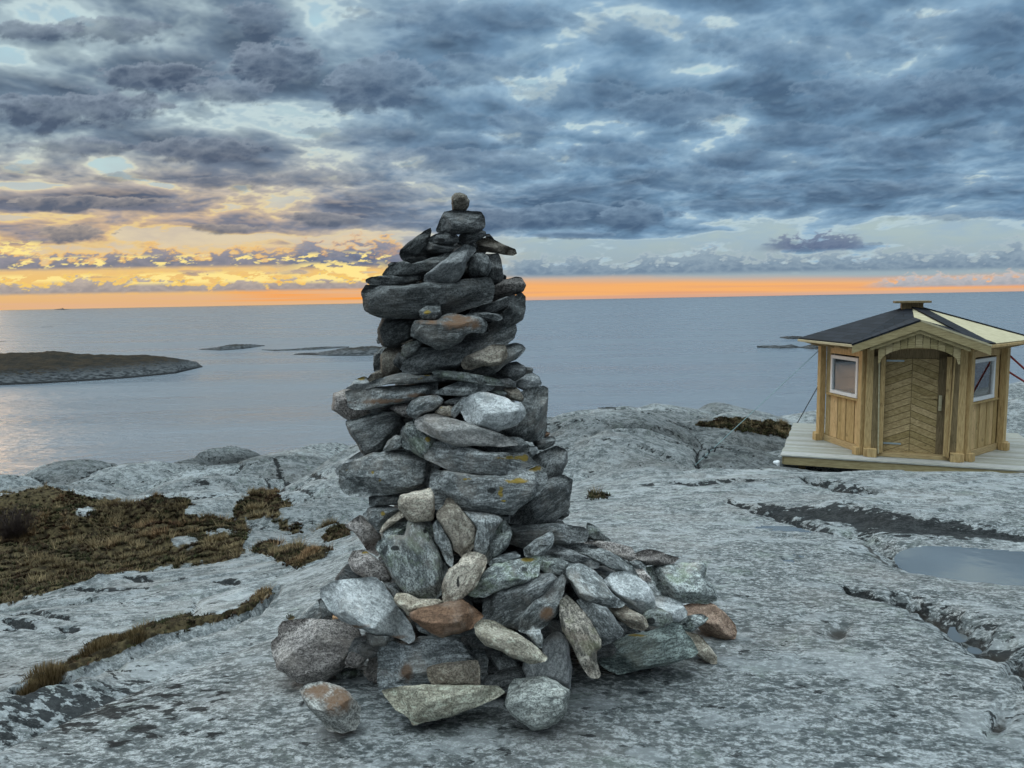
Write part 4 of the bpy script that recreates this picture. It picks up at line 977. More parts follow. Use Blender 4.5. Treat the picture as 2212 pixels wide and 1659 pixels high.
S('tiny rust coloured stone in the gap at the right edge', 'C', [(2055,660),(2090,610),(2130,630),(2100,670)], -1, 'rust', 1)
S('weathered rock behind the left side of the cairn foot', 'C', [(55,985),(100,930),(220,850),(300,800),(350,860),(180,940),(120,1000),(75,1040)], -2, 'pale', .85, group=None)
S('massive rough grey block at the left with three orange specks', 'C', [(105,980),(150,930),(400,830),(600,790),(740,790),(870,850),(1050,950),(1010,1010),(980,1060),(960,1150),(800,1190),(600,1210),(200,1235),(130,1190),(105,1100)], 1, 'grey', .92, thick=.42, box=6, slope=(.8,.12), ridge=.55, patch=[(1,415,1010,26,22),(1,485,1085,16,18),(1,160,985,20,14)])
S('massive striped block with orange lichen blotches in the centre', 'C', [(985,1050),(1040,985),(1200,1005),(1450,1035),(1660,1045),(1850,985),(1990,930),(2070,990),(2080,1100),(2000,1220),(1850,1320),(1750,1400),(1650,1410),(1500,1400),(1250,1370),(1080,1370),(1000,1350),(985,1200)], 2, 'band', .95, thick=.42, box=6, slope=(.9,.15), ridge=.35, patch=[(1,1650,1190,36,60),(1,1685,1285,40,16),(1,1800,1090,130,30),(1,1990,970,90,40),(1,1330,1075,50,16),(2,1560,1180,60,34)])
S('grey rounded stone at the right edge beside the lichened slab', 'S', [(2080,1830),(2100,1795),(2150,1770),(2194,1758),(2232,1776),(2234,1820),(2205,1870),(2180,1915),(2150,1920),(2120,1870)], 0, 'band', .75)
S('layered grey stone bulging right of the massive striped block', 'S', [(2000,2056),(2018,2022),(2060,1985),(2100,1950),(2140,1902),(2175,1885),(2215,1870),(2252,1892),(2245,1948),(2235,2005),(2180,2055),(2090,2068)], 0, 'band', .80, thick=.45)
# where the skirt begins
S('pale beige block wedged under the gap between the two massive blocks', 'C', [(660,1300),(680,1230),(820,1200),(960,1165),(1005,1220),(1000,1450),(970,1480),(800,1490),(740,1460),(700,1400),(670,1360)], 4, 'tan', 1.12, thick=.5)
S('thin dark flat stone under the massive rough grey block', 'C', [(385,1240),(600,1205),(720,1210),(700,1240),(680,1320),(560,1330),(380,1335)], 0, 'grey', .55)
S('grey stone with one bright orange lichen spot at the left', 'D', [(320,430),(385,355),(540,345),(680,370),(700,400),(620,460),(520,580),(470,610),(420,560),(350,480)], 1, 'grey', .80, patch=[(1,512,430,24,30)])
S('pale thin splinter propped slantwise against the beige block', 'D', [(478,608),(500,545),(580,460),(690,390),(712,455),(620,520),(520,595)], 3, 'tan', 1.05, thick=.7)
S('pale pinkish angular stone leaning out at the left above the brown grass', 'D', [(145,545),(290,440),(340,470),(420,560),(500,640),(490,720),(465,835),(360,780),(300,680),(230,600)], 1, 'pink', 1.12, thick=.5, ridge=.2)
S('striped greenish stone behind the top of the big green stone', 'D', [(498,605),(600,510),(740,500),(780,560),(700,660),(600,700),(515,700)], 2, 'green', 1.15)
S('big upright green and black lichened stone in the middle of the skirt', 'D', [(745,520),(850,460),(920,435),(950,470),(990,560),(1010,700),(1080,850),(1135,960),(1100,1050),(1080,1180),(1000,1260),(850,1265),(740,1230),(700,1150),(600,1030),(550,920),(500,840),(460,760),(480,700),(600,640),(720,650)], 4, 'green', 1.0, thick=.32, box=5, ridge=.7, slope=(.7,.12), patch=[(2,630,760,40,28),(2,915,600,24,16)])
S('narrow pointed grey stone standing right of the big green stone', 'D', [(998,540),(1035,488),(1080,560),(1170,690),(1190,850),(1180,935),(1130,900),(1080,800),(1010,680)], 4, 'grey', .85)
S('brown grey grooved stone standing pointed end up', 'D', [(1040,430),(1100,350),(1130,285),(1180,290),(1240,350),(1300,430),(1380,500),(1430,570),(1420,640),(1380,750),(1290,840),(1200,780),(1180,690),(1100,560),(1040,480)], 4, 'tan', .66, thick=.4)
S('blue grey striped stone right of the brown grey grooved stone', 'D', [(1290,405),(1450,400),(1620,440),(1670,490),(1610,560),(1570,680),(1500,830),(1380,810),(1400,650),(1430,570),(1340,460)], 3, 'band', .88)
S('dark mossy green stone right of the blue grey striped stone', 'D', [(1600,560),(1660,460),(1740,560),(1758,620),(1720,740),(1640,820),(1520,905),(1490,840),(1550,700)], 4, 'green', .70)
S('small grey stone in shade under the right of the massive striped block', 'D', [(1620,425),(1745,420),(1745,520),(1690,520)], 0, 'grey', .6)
S('long smooth grey stone lying level at the right above the skirt', 'S', [(2000,2074),(2080,2064),(2200,2062),(2300,2078),(2314,2100),(2305,2132),(2240,2145),(2180,2145),(2060,2160),(2010,2140)], 0, 'band', .85, thick=.6, box=5)
S('small greenish standing stone at the upper right end of the skirt', 'G', [(293,772),(330,785),(425,870),(330,868),(290,850)], 0, 'green', 1.0)
S('striped pointed stone with black cracks right of centre', 'D', [(1880,760),(1970,690),(2080,620),(2140,585),(2165,650),(2150,740),(2050,830),(1960,855),(1890,835)], 4, 'band', 1.05, patch=[(2,2060,735,60,10)])
S('small pale flat stone above the flat stone with yellow lichen', 'D', [(1540,922),(1560,870),(1650,820),(1790,790),(1838,830),(1830,855),(1690,895),(1580,918)], 4, 'grey', .95)
S('beige spear shaped stone with a long crack hanging tip down', 'D', [(1085,1130),(1100,1050),(1150,960),(1240,905),(1290,830),(1360,800),(1480,830),(1510,880),(1490,970),(1430,1080),(1380,1160),(1250,1260),(1150,1335),(1110,1310),(1090,1220)], 6, 'tan', .95, thick=.32, box=5, patch=[(2,1240,1080,16,70)])
S('flat greenish stone with yellow lichen on its top edge', 'D', [(1330,1190),(1430,1090),(1480,1000),(1580,920),(1750,880),(2000,830),(2040,860),(2015,960),(2000,1030),(1900,1090),(1720,1140),(1600,1180),(1500,1225),(1380,1222)], 4, 'green', 1.25, ridge=-.1, slope=(.8,.7), patch=[(1,1900,870,110,26)])
S('large dark block deep in the skirt under the flat greenish stone', 'F', [(0,750),(30,500),(200,450),(350,410),(480,360),(590,355),(640,400),(560,520),(440,620),(370,720),(330,840),(150,790)], 1, 'band', .55, thick=.35, box=5)
S('dark stone with a purplish lower half and a white nose at its upper tip', 'F', [(318,840),(340,700),(420,590),(540,510),(640,400),(690,368),(715,420),(700,540),(640,700),(560,800),(470,840),(370,862)], 3, 'grey', .60, thick=.45, patch=[(0,560,700,70,60)])
S('dark green stone under the upper end of the long pale slanting stone', 'F', [(490,250),(510,200),(560,190),(680,220),(750,260),(720,330),(700,375),(560,370),(500,310)], 3, 'green', .85)
S('long pale stone slanting down right with a wavy lower edge', 'F', [(655,290),(720,258),(860,270),(980,330),(1060,420),(1130,530),(1232,605),(1200,640),(1000,642),(900,600),(830,540),(780,440),(700,350)], 5, 'grey', 1.15, ridge=-.45, slope=(.5,1.1))
S('long dark stone lying behind the pale slanting one', 'F', [(520,190),(620,100),(720,130),(900,200),(1010,255),(1000,300),(900,300),(760,250),(640,230)], 2, 'dark', 1.35)
S('broad pinkish grey plate on the upper right of the skirt', 'F', [(880,75),(1000,68),(1150,75),(1290,120),(1345,215),(1290,242),(1150,200),(960,150)], 3, 'pink', .95, ridge=-.6, slope=(.35,1.0))
S('long dark slab running down right beneath the pinkish plate', 'F', [(620,58),(720,80),(950,100),(1080,150),(1200,205),(1290,280),(1362,388),(1300,355),(1160,325),(1050,275),(900,195),(740,135)], 4, 'grey', .78, patch=[(2,960,120,60,14)])
S('pale smooth rounded block right of the long pale slanting stone', 'F', [(1065,410),(1130,350),(1280,322),(1340,370),(1430,440),(1490,530),(1508,640),(1400,692),(1340,670),(1200,570),(1100,460)], 5, 'pale', .92, ridge=-.4, slope=(.6,1.0))
S('small pale pinkish stone behind the smooth rounded block', 'F', [(1320,315),(1400,308),(1465,390),(1468,430),(1400,430),(1350,385)], 3, 'pink', 1.15)
S('small narrow grey stone between the smooth block and the lichened plate', 'F', [(1400,420),(1465,425),(1540,510),(1558,552),(1490,548),(1440,480)], 3, 'grey', .9)
S('small grey chip below the pinkish plate tip', 'F', [(1265,240),(1340,228),(1435,285),(1390,310),(1310,305)], 2, 'grey', 1.0)
S('reddish brown flat stone above the large lichened plate', 'F', [(1330,170),(1450,138),(1580,180),(1710,212),(1670,262),(1550,275),(1430,282),(1340,225)], 1, 'pink', .65, ridge=-.2)
S('large square plate crusted with pale lichen at the right end of the skirt', 'F', [(1425,300),(1600,265),(1800,265),(1940,250),(1950,300),(1930,400),(2025,470),(2028,580),(1950,608),(1720,602),(1560,547),(1500,420)], 3, 'green', 1.35, thick=.45, box=6, ridge=-.55, slope=(.45,1.6), patch=[])
S('reddish brown stone lowest at the far right of the skirt', 'F', [(1750,630),(1850,612),(2000,618),(2100,680),(2190,790),(2212,860),(2190,912),(2080,922),(1960,880),(1900,840),(1780,720)], 0, 'tan', (.70,.55,.50), ground_=True, ridge=-.1, slope=(.7,.7))
S('small green grey stone in front of the reddish brown one', 'F', [(1705,775),(1790,715),(1900,700),(1962,740),(1930,785),(1820,855),(1740,835)], 2, 'green', 1.15)
S('pale lilac grey stone under the lichened plate', 'F', [(1490,540),(1600,555),(1730,598),(1782,690),(1775,725),(1700,765),(1600,745),(1490,670)], 3, 'pale', .95, ridge=-.2)
S('dark oval stone with black crust left of the small green grey stone', 'F', [(1395,720),(1430,670),(1560,655),(1640,700),(1655,770),(1560,818),(1440,805),(1398,770)], 6, 'green', .80, patch=[(2,1470,760,40,30)])
S('brown grey stone under the smooth rounded block', 'F', [(1080,650),(1220,615),(1300,670),(1410,720),(1440,800),(1400,845),(1300,822),(1200,760)], 4, 'tan', .72)
S('dark finely striped stone behind the tall lichened leaning stone', 'F', [(830,600),(860,575),(960,615),(1080,645),(1160,750),(1228,850),(1200,905),(1050,975),(1000,900),(900,700)], 4, 'band', .72)
S('tall brown leaning stone crusted with pale green lichen', 'F', [(678,600),(740,550),(820,620),(900,700),(960,800),(1027,920),(1027,990),(985,1020),(992,1110),(1027,1220),(1000,1250),(920,1232),(840,1110),(780,980),(700,850),(680,720)], 5, 'green', (.95,.80,.70), thick=.32, box=5, ridge=.2, slope=(.4,.4))
S('long greenish grey bar lying at the right front of the skirt', 'F', [(992,1040),(1080,985),(1200,900),(1400,865),(1600,815),(1680,748),(1750,850),(1800,920),(1858,1030),(1830,1072),(1600,1142),(1400,1182),(1200,1222),(1120,1202),(1030,1132)], 3, 'band', (.88,.98,.92), thick=.5, box=6, ridge=.35, slope=(1.0,.3), patch=[(1,1340,890,90,14)], ground_=True)
S('pale smooth slipper shaped stone at the right end of the long bar', 'F', [(1760,855),(1880,878),(1960,970),(2042,1070),(2037,1132),(1990,1134),(1880,1072),(1820,1010)], 0, 'tan', (1.0,1.02,1.02), ground_=True, ridge=0)
S('long rounded stone lying slantwise front centre', 'F', [(-63,800),(0,753),(100,768),(220,830),(350,900),(450,980),(553,1070),(540,1112),(400,1132),(280,1082),(150,1022),(30,982),(-40,900)], 7, 'tan', (.88,.92,.90), thick=.5)
S('small rounded grey stone above the white speckled block', 'F', [(378,870),(440,808),(500,830),(527,900),(520,1000),(480,985),(420,915)], 3, 'grey', 1.0)
S('white speckled block with a broken brown lower face', 'F', [(510,900),(560,853),(650,850),(710,890),(745,980),(773,1180),(762,1352),(720,1332),(600,1262),(380,1265),(350,1200),(355,1120),(450,1090),(520,1050)], 3, 'pale', (.98,.96,.95), ground_=True, thick=.5, ridge=-.05, slope=(.35,.45), box=5, patch=[(0,560,1200,0.1,0.1)])
S('round pale blocky stone lying loose at the front foot', 'F', [(205,1480),(240,1330),(290,1280),(400,1268),(520,1248),(640,1290),(752,1370),(742,1450),(715,1570),(640,1650),(560,1690),(440,1705),(330,1640),(250,1560)], 3, 'grey', (1.12,1.12,1.06), ground_=True, thick=.5, ridge=.15, slope=(.9,.5), box=4)
S('dark wedge stone behind the white speckled block', 'F', [(-10,985),(40,985),(150,1030),(280,1080),(340,1140),(325,1255),(232,1332),(180,1280),(120,1180),(60,1080)], 2, 'grey', .60, ground_=True)
# left and front of the skirt
S('big rounded pinkish boulder at the left foot', 'E', [(225,600),(260,550),(400,530),(600,538),(760,530),(880,600),(942,740),(930,820),(820,900),(740,980),(600,1067),(430,1087),(300,1020),(220,960),(180,850),(163,730),(220,680)], 3, 'pink', .85, ground_=True, thick=.45, box=3.5, ridge=.35, slope=(.9,.3))
S('big pale tabular stone tilted across the left foot', 'E', [(590,270),(680,210),(850,183),(1050,168),(1120,208),(1180,320),(1260,430),(1350,560),(1383,640),(1383,700),(1340,737),(1280,700),(1180,660),(1060,667),(900,600),(760,530),(660,440),(595,340)], 6, 'pale', 1.0, thick=.42, ridge=-.42, slope=(.55,1.2), box=5, patch=[(0,1200,690,120,20),(0,900,590,120,18)])
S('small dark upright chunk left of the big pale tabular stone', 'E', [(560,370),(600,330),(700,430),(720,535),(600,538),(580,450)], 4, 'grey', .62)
S('small orange tan stone under the left end of the tabular stone', 'E', [(685,485),(770,520),(760,545),(690,540)], 4, 'tan', (1.3,.9,.6))
S('grey slab end behind the big pinkish boulder', 'E', [(390,525),(450,450),(560,355),(600,400),(610,545),(480,548)], 1, 'grey', .95)
S('pinkish block above the big pale tabular stone', 'D', [(182,880),(220,790),(320,775),(420,840),(530,930),(610,1040),(560,1090),(450,1060),(340,1060),(215,970)], 2, 'pink', .95, patch=[(1,360,800,60,14)])
S('small lichen speckled stone behind the top of the tabular stone', 'E', [(688,207),(740,130),(820,70),(920,120),(1010,175),(850,200)], 2, 'green', 1.5)
S('small shaded stone left under the big green stone', 'E', [(1120,200),(1250,212),(1290,290),(1230,350),(1180,270)], 2, 'dark', 1.1)
S('pale flat stone under the foot of the big green stone', 'E', [(1222,350),(1250,300),(1330,300),(1450,350),(1600,350),(1690,395),(1500,435),(1390,465),(1350,495),(1310,440),(1240,395)], 4, 'tan', (1.05,1.05,1.02), ridge=-.4, slope=(.4,1))
S('rust red brown flat topped stone in the front middle', 'E', [(1365,480),(1450,430),(1650,398),(1800,355),(1870,395),(1988,500),(1950,540),(1900,600),(1800,640),(1640,677),(1540,640),(1440,570),(1380,520)], 5, 'rust', 1.0, thick=.55, ridge=-.25, slope=(.55,.9), box=5)
S('dark stone directly beneath the rust red brown one', 'E', [(1405,560),(1440,550),(1560,600),(1900,590),(1935,655),(1800,675),(1600,690),(1450,635)], 3, 'grey', .55)
S('wide rectangular grey block at the front of the cairn foot', 'E', [(1095,830),(1130,740),(1250,722),(1350,730),(1450,678),(1700,665),(1930,660),(2010,760),(2022,900),(2012,1010),(1962,1102),(1550,1112),(1250,1120),(1130,1172),(1100,1140),(1093,980)], 2, 'band', (1.12,1.14,1.16), ground_=True, thick=.32, box=8, ridge=.62, slope=(1.2,.1), patch=[(0,1320,1000,70,90)])
S('small brick like stone leaning against the wide rectangular block', 'E', [(1512,960),(1560,930),(1690,900),(1940,886),(1962,960),(1967,1080),(1950,1107),(1700,1103),(1560,1098),(1520,1035)], 9, 'tan', (.82,.80,.78), thick=.6, box=6, ground_=True)
S('pale greenish wedge lying pointed end right at the front foot', 'E', [(1125,1150),(1260,1118),(1500,1098),(1900,1105),(2100,1108),(2172,1165),(2080,1222),(1900,1302),(1700,1372),(1400,1437),(1360,1382),(1250,1322),(1180,1222)], 4, 'tan', (.80,.87,.84), ground_=True, thick=.45, ridge=.0, slope=(.6,.6), box=4)
S('loose stone with a brown stained top lying left at the front', 'E', [(408,1140),(480,1088),(600,1078),(740,1108),(832,1170),(892,1250),(924,1300),(912,1430),(870,1482),(760,1512),(640,1482),(570,1392),(500,1312),(430,1222)], 3, 'grey', (1.05,1.0,.95), ground_=True, thick=.5, ridge=-.1, slope=(.6,.8), patch=[(0,560,1150,140,60),(0,740,1230,150,110)])
S('narrow brown pillar stone between boulder and rectangular block', 'E', [(1045,700),(1100,680),(1135,720),(1110,800),(1095,950),(1095,1062),(1000,1052),(972,1000),(1000,880),(1028,780)], 2, 'pink', .62, ground_=True, thick=.6)
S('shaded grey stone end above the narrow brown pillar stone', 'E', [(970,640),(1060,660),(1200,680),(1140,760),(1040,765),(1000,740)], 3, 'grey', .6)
S('small flat dark green stone beside the big pinkish boulder', 'E', [(695,1022),(760,950),(860,938),(952,970),(952,1022),(850,1052),(740,1054)], 0, 'green', .80, ground_=True)
S('dark blocky stone behind the right side of the pinkish boulder', 'E', [(790,900),(860,780),(940,740),(1000,800),(985,880),(930,940),(850,950)], -1, 'pink', .6)
for (cid, p, lb) in (('F', [(2065,995),(2080,978),(2110,975),(2122,992),(2110,1006),(2078,1008)], 'tiny white pebble on the bare rock right of the long bar'),
                     ('E', [(500,1528),(515,1518),(545,1522),(552,1534),(520,1538)], 'tiny white pebble left of the loose brown stained stone'),
                     ('E', [(82,900),(92,895),(104,900),(100,912),(84,910)], 'tiny pale pebble left of the big pinkish boulder')):
    S(lb, cid, p, 0, 'pale', 1.1, ground_=True, name='pebble', cat='pebble', group=None)
S('lone grey boulder on the back ridge between cairn and hut', 'G', [(288,215),(300,180),(350,150),(400,143),(445,145),(452,175),(450,215),(380,228),(300,226)], 0, 'pale', .8, Y=18.6, name='boulder', cat='boulder', group=None, rough=2.5)

# hidden fill that holds the shell together
def rubble():
    rng = random.Random(11); V = []; F = []; base = 0
    def add(cx, cy, cz, r):
        nonlocal base
        bm = bmesh.new(); bmesh.ops.create_icosphere(bm, subdivisions=2, radius=1.0)
        rot = Matrix.Rotation(rng.uniform(0, 6.28), 3, 'Z') @ Matrix.Rotation(rng.uniform(-.4, .4), 3, 'X')
        pl = [(Vector((rng.gauss(0, 1), rng.gauss(0, 1), rng.gauss(0, 1))).normalized(), rng.uniform(.55, .85)) for _ in range(7)]
        for v in bm.verts:
            c = v.co.copy()
            for nn, dd in pl:
                e = c.dot(nn) - dd
                if e > 0: c -= nn * e
            c = Vector((c.x * 1.5, c.y * 1.1, c.z * .65)) * r
            c = rot @ c; V.append((c.x + cx, c.y + cy, c.z + cz))
        for f in bm.faces: F.append(tuple(base + v.index for v in f.verts))
        base += len(bm.verts); bm.free()
    z = -1.62
    while z < 0.30:
        r = float(np.interp(-z, [-v for v in CZ], CR)); xc = float(np.interp(-z, [-v for v in CZ], CXO))
        inner = r * 0.70 if z > -1.1 else r * 0.76
        n = int(6 + (170 if z > -1.1 else 190) * inner * inner)
        for i in range(n):
            a = rng.uniform(0, 6.283); q = math.sqrt(rng.random()) * inner
            add(xc + math.cos(a) * q, CY0 + 0.10 + math.sin(a) * q, z, rng.uniform(.055, .08) if z > -1.1 else rng.uniform(.05, .075))
        if z > -1.2:                                                   # the far side of the tower, stones one cannot tell apart from here
            for i in range(int(9 * r / .3)):
                a = rng.uniform(0.5, 2.64); add(xc + math.cos(a) * r * .55, CY0 + math.sin(a) * r * .75, z, rng.uniform(.07, .095))
        z += 0.085
    for (px_, py_, Y_, r_) in ((1078, 668, 3.62, .045), (881, 614, 3.58, .035), (820, 868, 3.58, .085), (868, 862, 3.55, .08), (905, 850, 3.5, .08), (860, 1010, 3.5, .09), (760, 1250, 3.35, .08), (812, 1305, 3.3, .08), (790, 1395, 3.15, .07)):
        q_ = at(px_, py_, np.array(Y_)); add(q_[0], q_[1], q_[2], r_)
    o = link_mesh('rubble', V, F, MATS['dark'], smooth=False); o.color = (.9, .9, .9, 1)
    attr(o, 'patch', np.tile([0, 0, 0, 1.0], (len(V), 1)))
    tag(o, 'dark small rubble packed inside and behind the cairn', 'rubble', kind='stuff')
rubble()
# ------------------------------------------------------------------ puddles in the hollows of the rock
def water_still():
    m, b, p = mat_new('still_water')
    p.inputs['Base Color'].default_value = (0.095, 0.105, 0.110, 1); p.inputs['Roughness'].default_value = 0.05
    p.inputs['IOR'].default_value = 2.6
    g = b.new('ShaderNodeNewGeometry').outputs['Position']
    b.put(p.inputs['Normal'], b.bump(b.noise(g, 9.0, 3), 0.15, 0.004))
    return m
WATER = water_still()
def pool():
    P = gpts(Hh((1930, 533), (1950, 535), (2500, 575))); d, t = seg_dist(GX, GY, P)
    a = hit(2095, 1247); lev = POOL_Z; reg = (d < 0.52) & (GZ < lev)
    cell = reg[:-1, :-1] | reg[1:, :-1] | reg[:-1, 1:] | reg[1:, 1:]
    ids = {}; V = []; F = []
    for i, j in np.argwhere(cell):
        f = []
        for q in ((i, j), (i, j + 1), (i + 1, j + 1), (i + 1, j)):
            if q not in ids: ids[q] = len(V); V.append((GX[q], GY[q], lev))
            f.append(ids[q])
        F.append(tuple(f))
    print('POOL', lev, len(F))
    if V: tag(link_mesh('rock_pool', V, F, WATER, smooth=False), kind='structure')
pool()
def drop_at(p):
    c = hit(*p, BVH2); return c.z
def puddle(px, py, rad, h, rim=None):
    c = hit(px, py, BVH2)
    if c is None: return
    d = np.hypot(GX - c.x, (GY - c.y)); reg = d < rad
    if reg.sum() < 12: return
    lev = GZ[reg].min() + h if rim is None else drop_at(rim) - h
    wet = reg & (GZ < lev)
    cell = wet[:-1, :-1] | wet[1:, :-1] | wet[:-1, 1:] | wet[1:, 1:]
    idx = np.argwhere(cell); ids = {}; V = []; F = []
    for i, j in idx:
        f = []
        for a, b_ in ((i, j), (i, j + 1), (i + 1, j + 1), (i + 1, j)):
            if (a, b_) not in ids: ids[(a, b_)] = len(V); V.append((GX[a, b_], GY[a, b_], lev))
            f.append(ids[(a, b_)])
        F.append(tuple(f))
    if V: tag(link_mesh('puddle', V, F, WATER, smooth=False), kind='structure')
for px, py, rad, h, *rim in ((1691, 1153, .30, .022), (1712, 1213, .14, .02), (2160, 1550, .09, .018), 
                       (1885, 1292, .18, .05), (2140, 1400, .30, .05)):
    puddle(px, py, rad, h, *rim)

# ------------------------------------------------------------------ wood, roofing, glass
def wood(name, lo, hi, grain=(1, 1, 14), sc_=1.0, knots=0.5, rough=0.75):
    m, b, p = mat_new(name)
    O = b.new('ShaderNodeTexCoord').outputs['Object']
    isl = b.new('ShaderNodeNewGeometry').outputs['Random Per Island']
    off = b.xyz(b.mul(isl, 31.0), b.mul(isl, 17.0), b.mul(isl, 53.0))
    v = b.new('ShaderNodeVectorMath', operation='ADD'); b.put(v.inputs[0], O); b.put(v.inputs[1], off)
    S = b.mapping(v.outputs[0], grain)
    n = b.noise(S, 5.0 * sc_, 6, 0.6, 0.6); n2 = b.noise(v.outputs[0], 7.0, 4, 0.5)
    c = b.mix(b.ss(n, 0.3, 0.7), lo, hi)
    c = b.mix(b.mul(b.ss(n2, 0.66, 0.74), knots), c, tuple(x * 0.35 for x in lo))
    t = b.lin(isl, 0, 1, 0.78, 1.18)
    c = b.mix(1.0, c, b.xyz(t, t, b.mul(t, b.lin(isl, 0, 1, 0.9, 1.08))), 'MULTIPLY')
    b.put(p.inputs['Base Color'], c); p.inputs['Roughness'].default_value = rough
    b.put(p.inputs['Normal'], b.bump(n, 0.4, 0.004))
    return m
W_V = wood('larch_upright', (0.36, 0.235, 0.100), (0.60, 0.435, 0.215), (14, 14, 1.2))
W_H = wood('larch_level', (0.33, 0.225, 0.105), (0.54, 0.40, 0.210), (1.2, 14, 14))
W_D = wood('door_boards', (0.29, 0.205, 0.095), (0.50, 0.375, 0.190), (3, 9, 7), knots=.8)
W_PLY = wood('plywood', (0.40, 0.35, 0.22), (0.52, 0.465, 0.31), (1.5, 6, 6), 0.6, 0.15)
W_DECK = wood('weathered_deck', (0.27, 0.265, 0.235), (0.44, 0.43, 0.385), (1.2, 12, 12), knots=.2, rough=.6)
W_DK = wood('stained_post', (0.135, 0.098, 0.048), (0.27, 0.20, 0.105), (14, 14, 1.2))
W_FAS = wood('fascia_boards', (0.25, 0.195, 0.095), (0.41, 0.335, 0.18), (1.2, 12, 12))
def flat_mat(name, col, rough=0.6, metal=0.0, spec=0.4, nscale=30):
    m, b, p = mat_new(name); g = b.new('ShaderNodeTexCoord').outputs['Object']
    n = b.noise(g, nscale, 4, 0.6)
    b.put(p.inputs['Base Color'], b.mix(n, tuple(c * 0.85 for c in col), tuple(min(1, c * 1.12) for c in col)))
    p.inputs['Roughness'].default_value = rough; p.inputs['Metallic'].default_value = metal; p.inputs['Specular IOR Level'].default_value = spec
    return m
M_WHITE = flat_mat('white_paint', (0.78, 0.80, 0.82)); M_METAL = flat_mat('galvanised_steel', (0.42, 0.50, 0.54), 0.4, 0.7)
M_RED = flat_mat('red_webbing', (0.30, 0.035, 0.025)); M_TURQ = flat_mat('turquoise_rope', (0.20, 0.30, 0.31)); M_BLACKR = flat_mat('dark_rope', (0.05, 0.06, 0.065))
M_GREYR = flat_mat('grey_rope', (0.22, 0.28, 0.32))
def shingle_mat():
    m, b, p = mat_new('black_shingles')
    uv = b.attr('suv').outputs['Vector']
    br = b.new('ShaderNodeTexBrick'); b.put(br.inputs['Vector'], uv)
    br.inputs['Scale'].default_value = 1.0; br.inputs['Brick Width'].default_value = 0.33; br.inputs['Row Height'].default_value = 0.14
    br.inputs['Mortar Size'].default_value = 0.008; br.inputs['Bias'].default_value = 0
    br.inputs['Color1'].default_value = (0.006, 0.008, 0.012, 1); br.inputs['Color2'].default_value = (0.015, 0.018, 0.025, 1); br.inputs['Mortar'].default_value = (0.004, 0.004, 0.005, 1)
    n = b.noise(uv, 160, 3); sp = b.mix(b.mul(b.ss(n, .55, .75), .25), br.outputs['Color'], (0.035, 0.04, 0.05))
    b.put(p.inputs['Base Color'], sp); p.inputs['Roughness'].default_value = 0.8
    b.put(p.inputs['Normal'], b.bump(b.add(br.outputs['Fac'], b.mul(n, .2)), 0.6, 0.01))
    return m
M_SH = shingle_mat()
def glass_mat():
    m, b, p = mat_new('window_glass'); t = m.node_tree
    tr = b.new('ShaderNodeBsdfTransparent'); tr.inputs[0].default_value = (0.80, 0.86, 0.88, 1)
    gl = b.new('ShaderNodeBsdfGlossy'); gl.inputs['Roughness'].default_value = 0.03
    fr = b.new('ShaderNodeFresnel'); fr.inputs[0].default_value = 1.5
    mx = b.new('ShaderNodeMixShader'); b.put(mx.inputs[0], b.add(fr.outputs[0], 0.22)); b.l.new(tr.outputs[0], mx.inputs[1]); b.l.new(gl.outputs[0], mx.inputs[2])
    out = [n for n in t.nodes if n.type == 'OUTPUT_MATERIAL'][0]; b.l.new(mx.outputs[0], out.inputs[0])
    return m
M_GL = glass_mat()

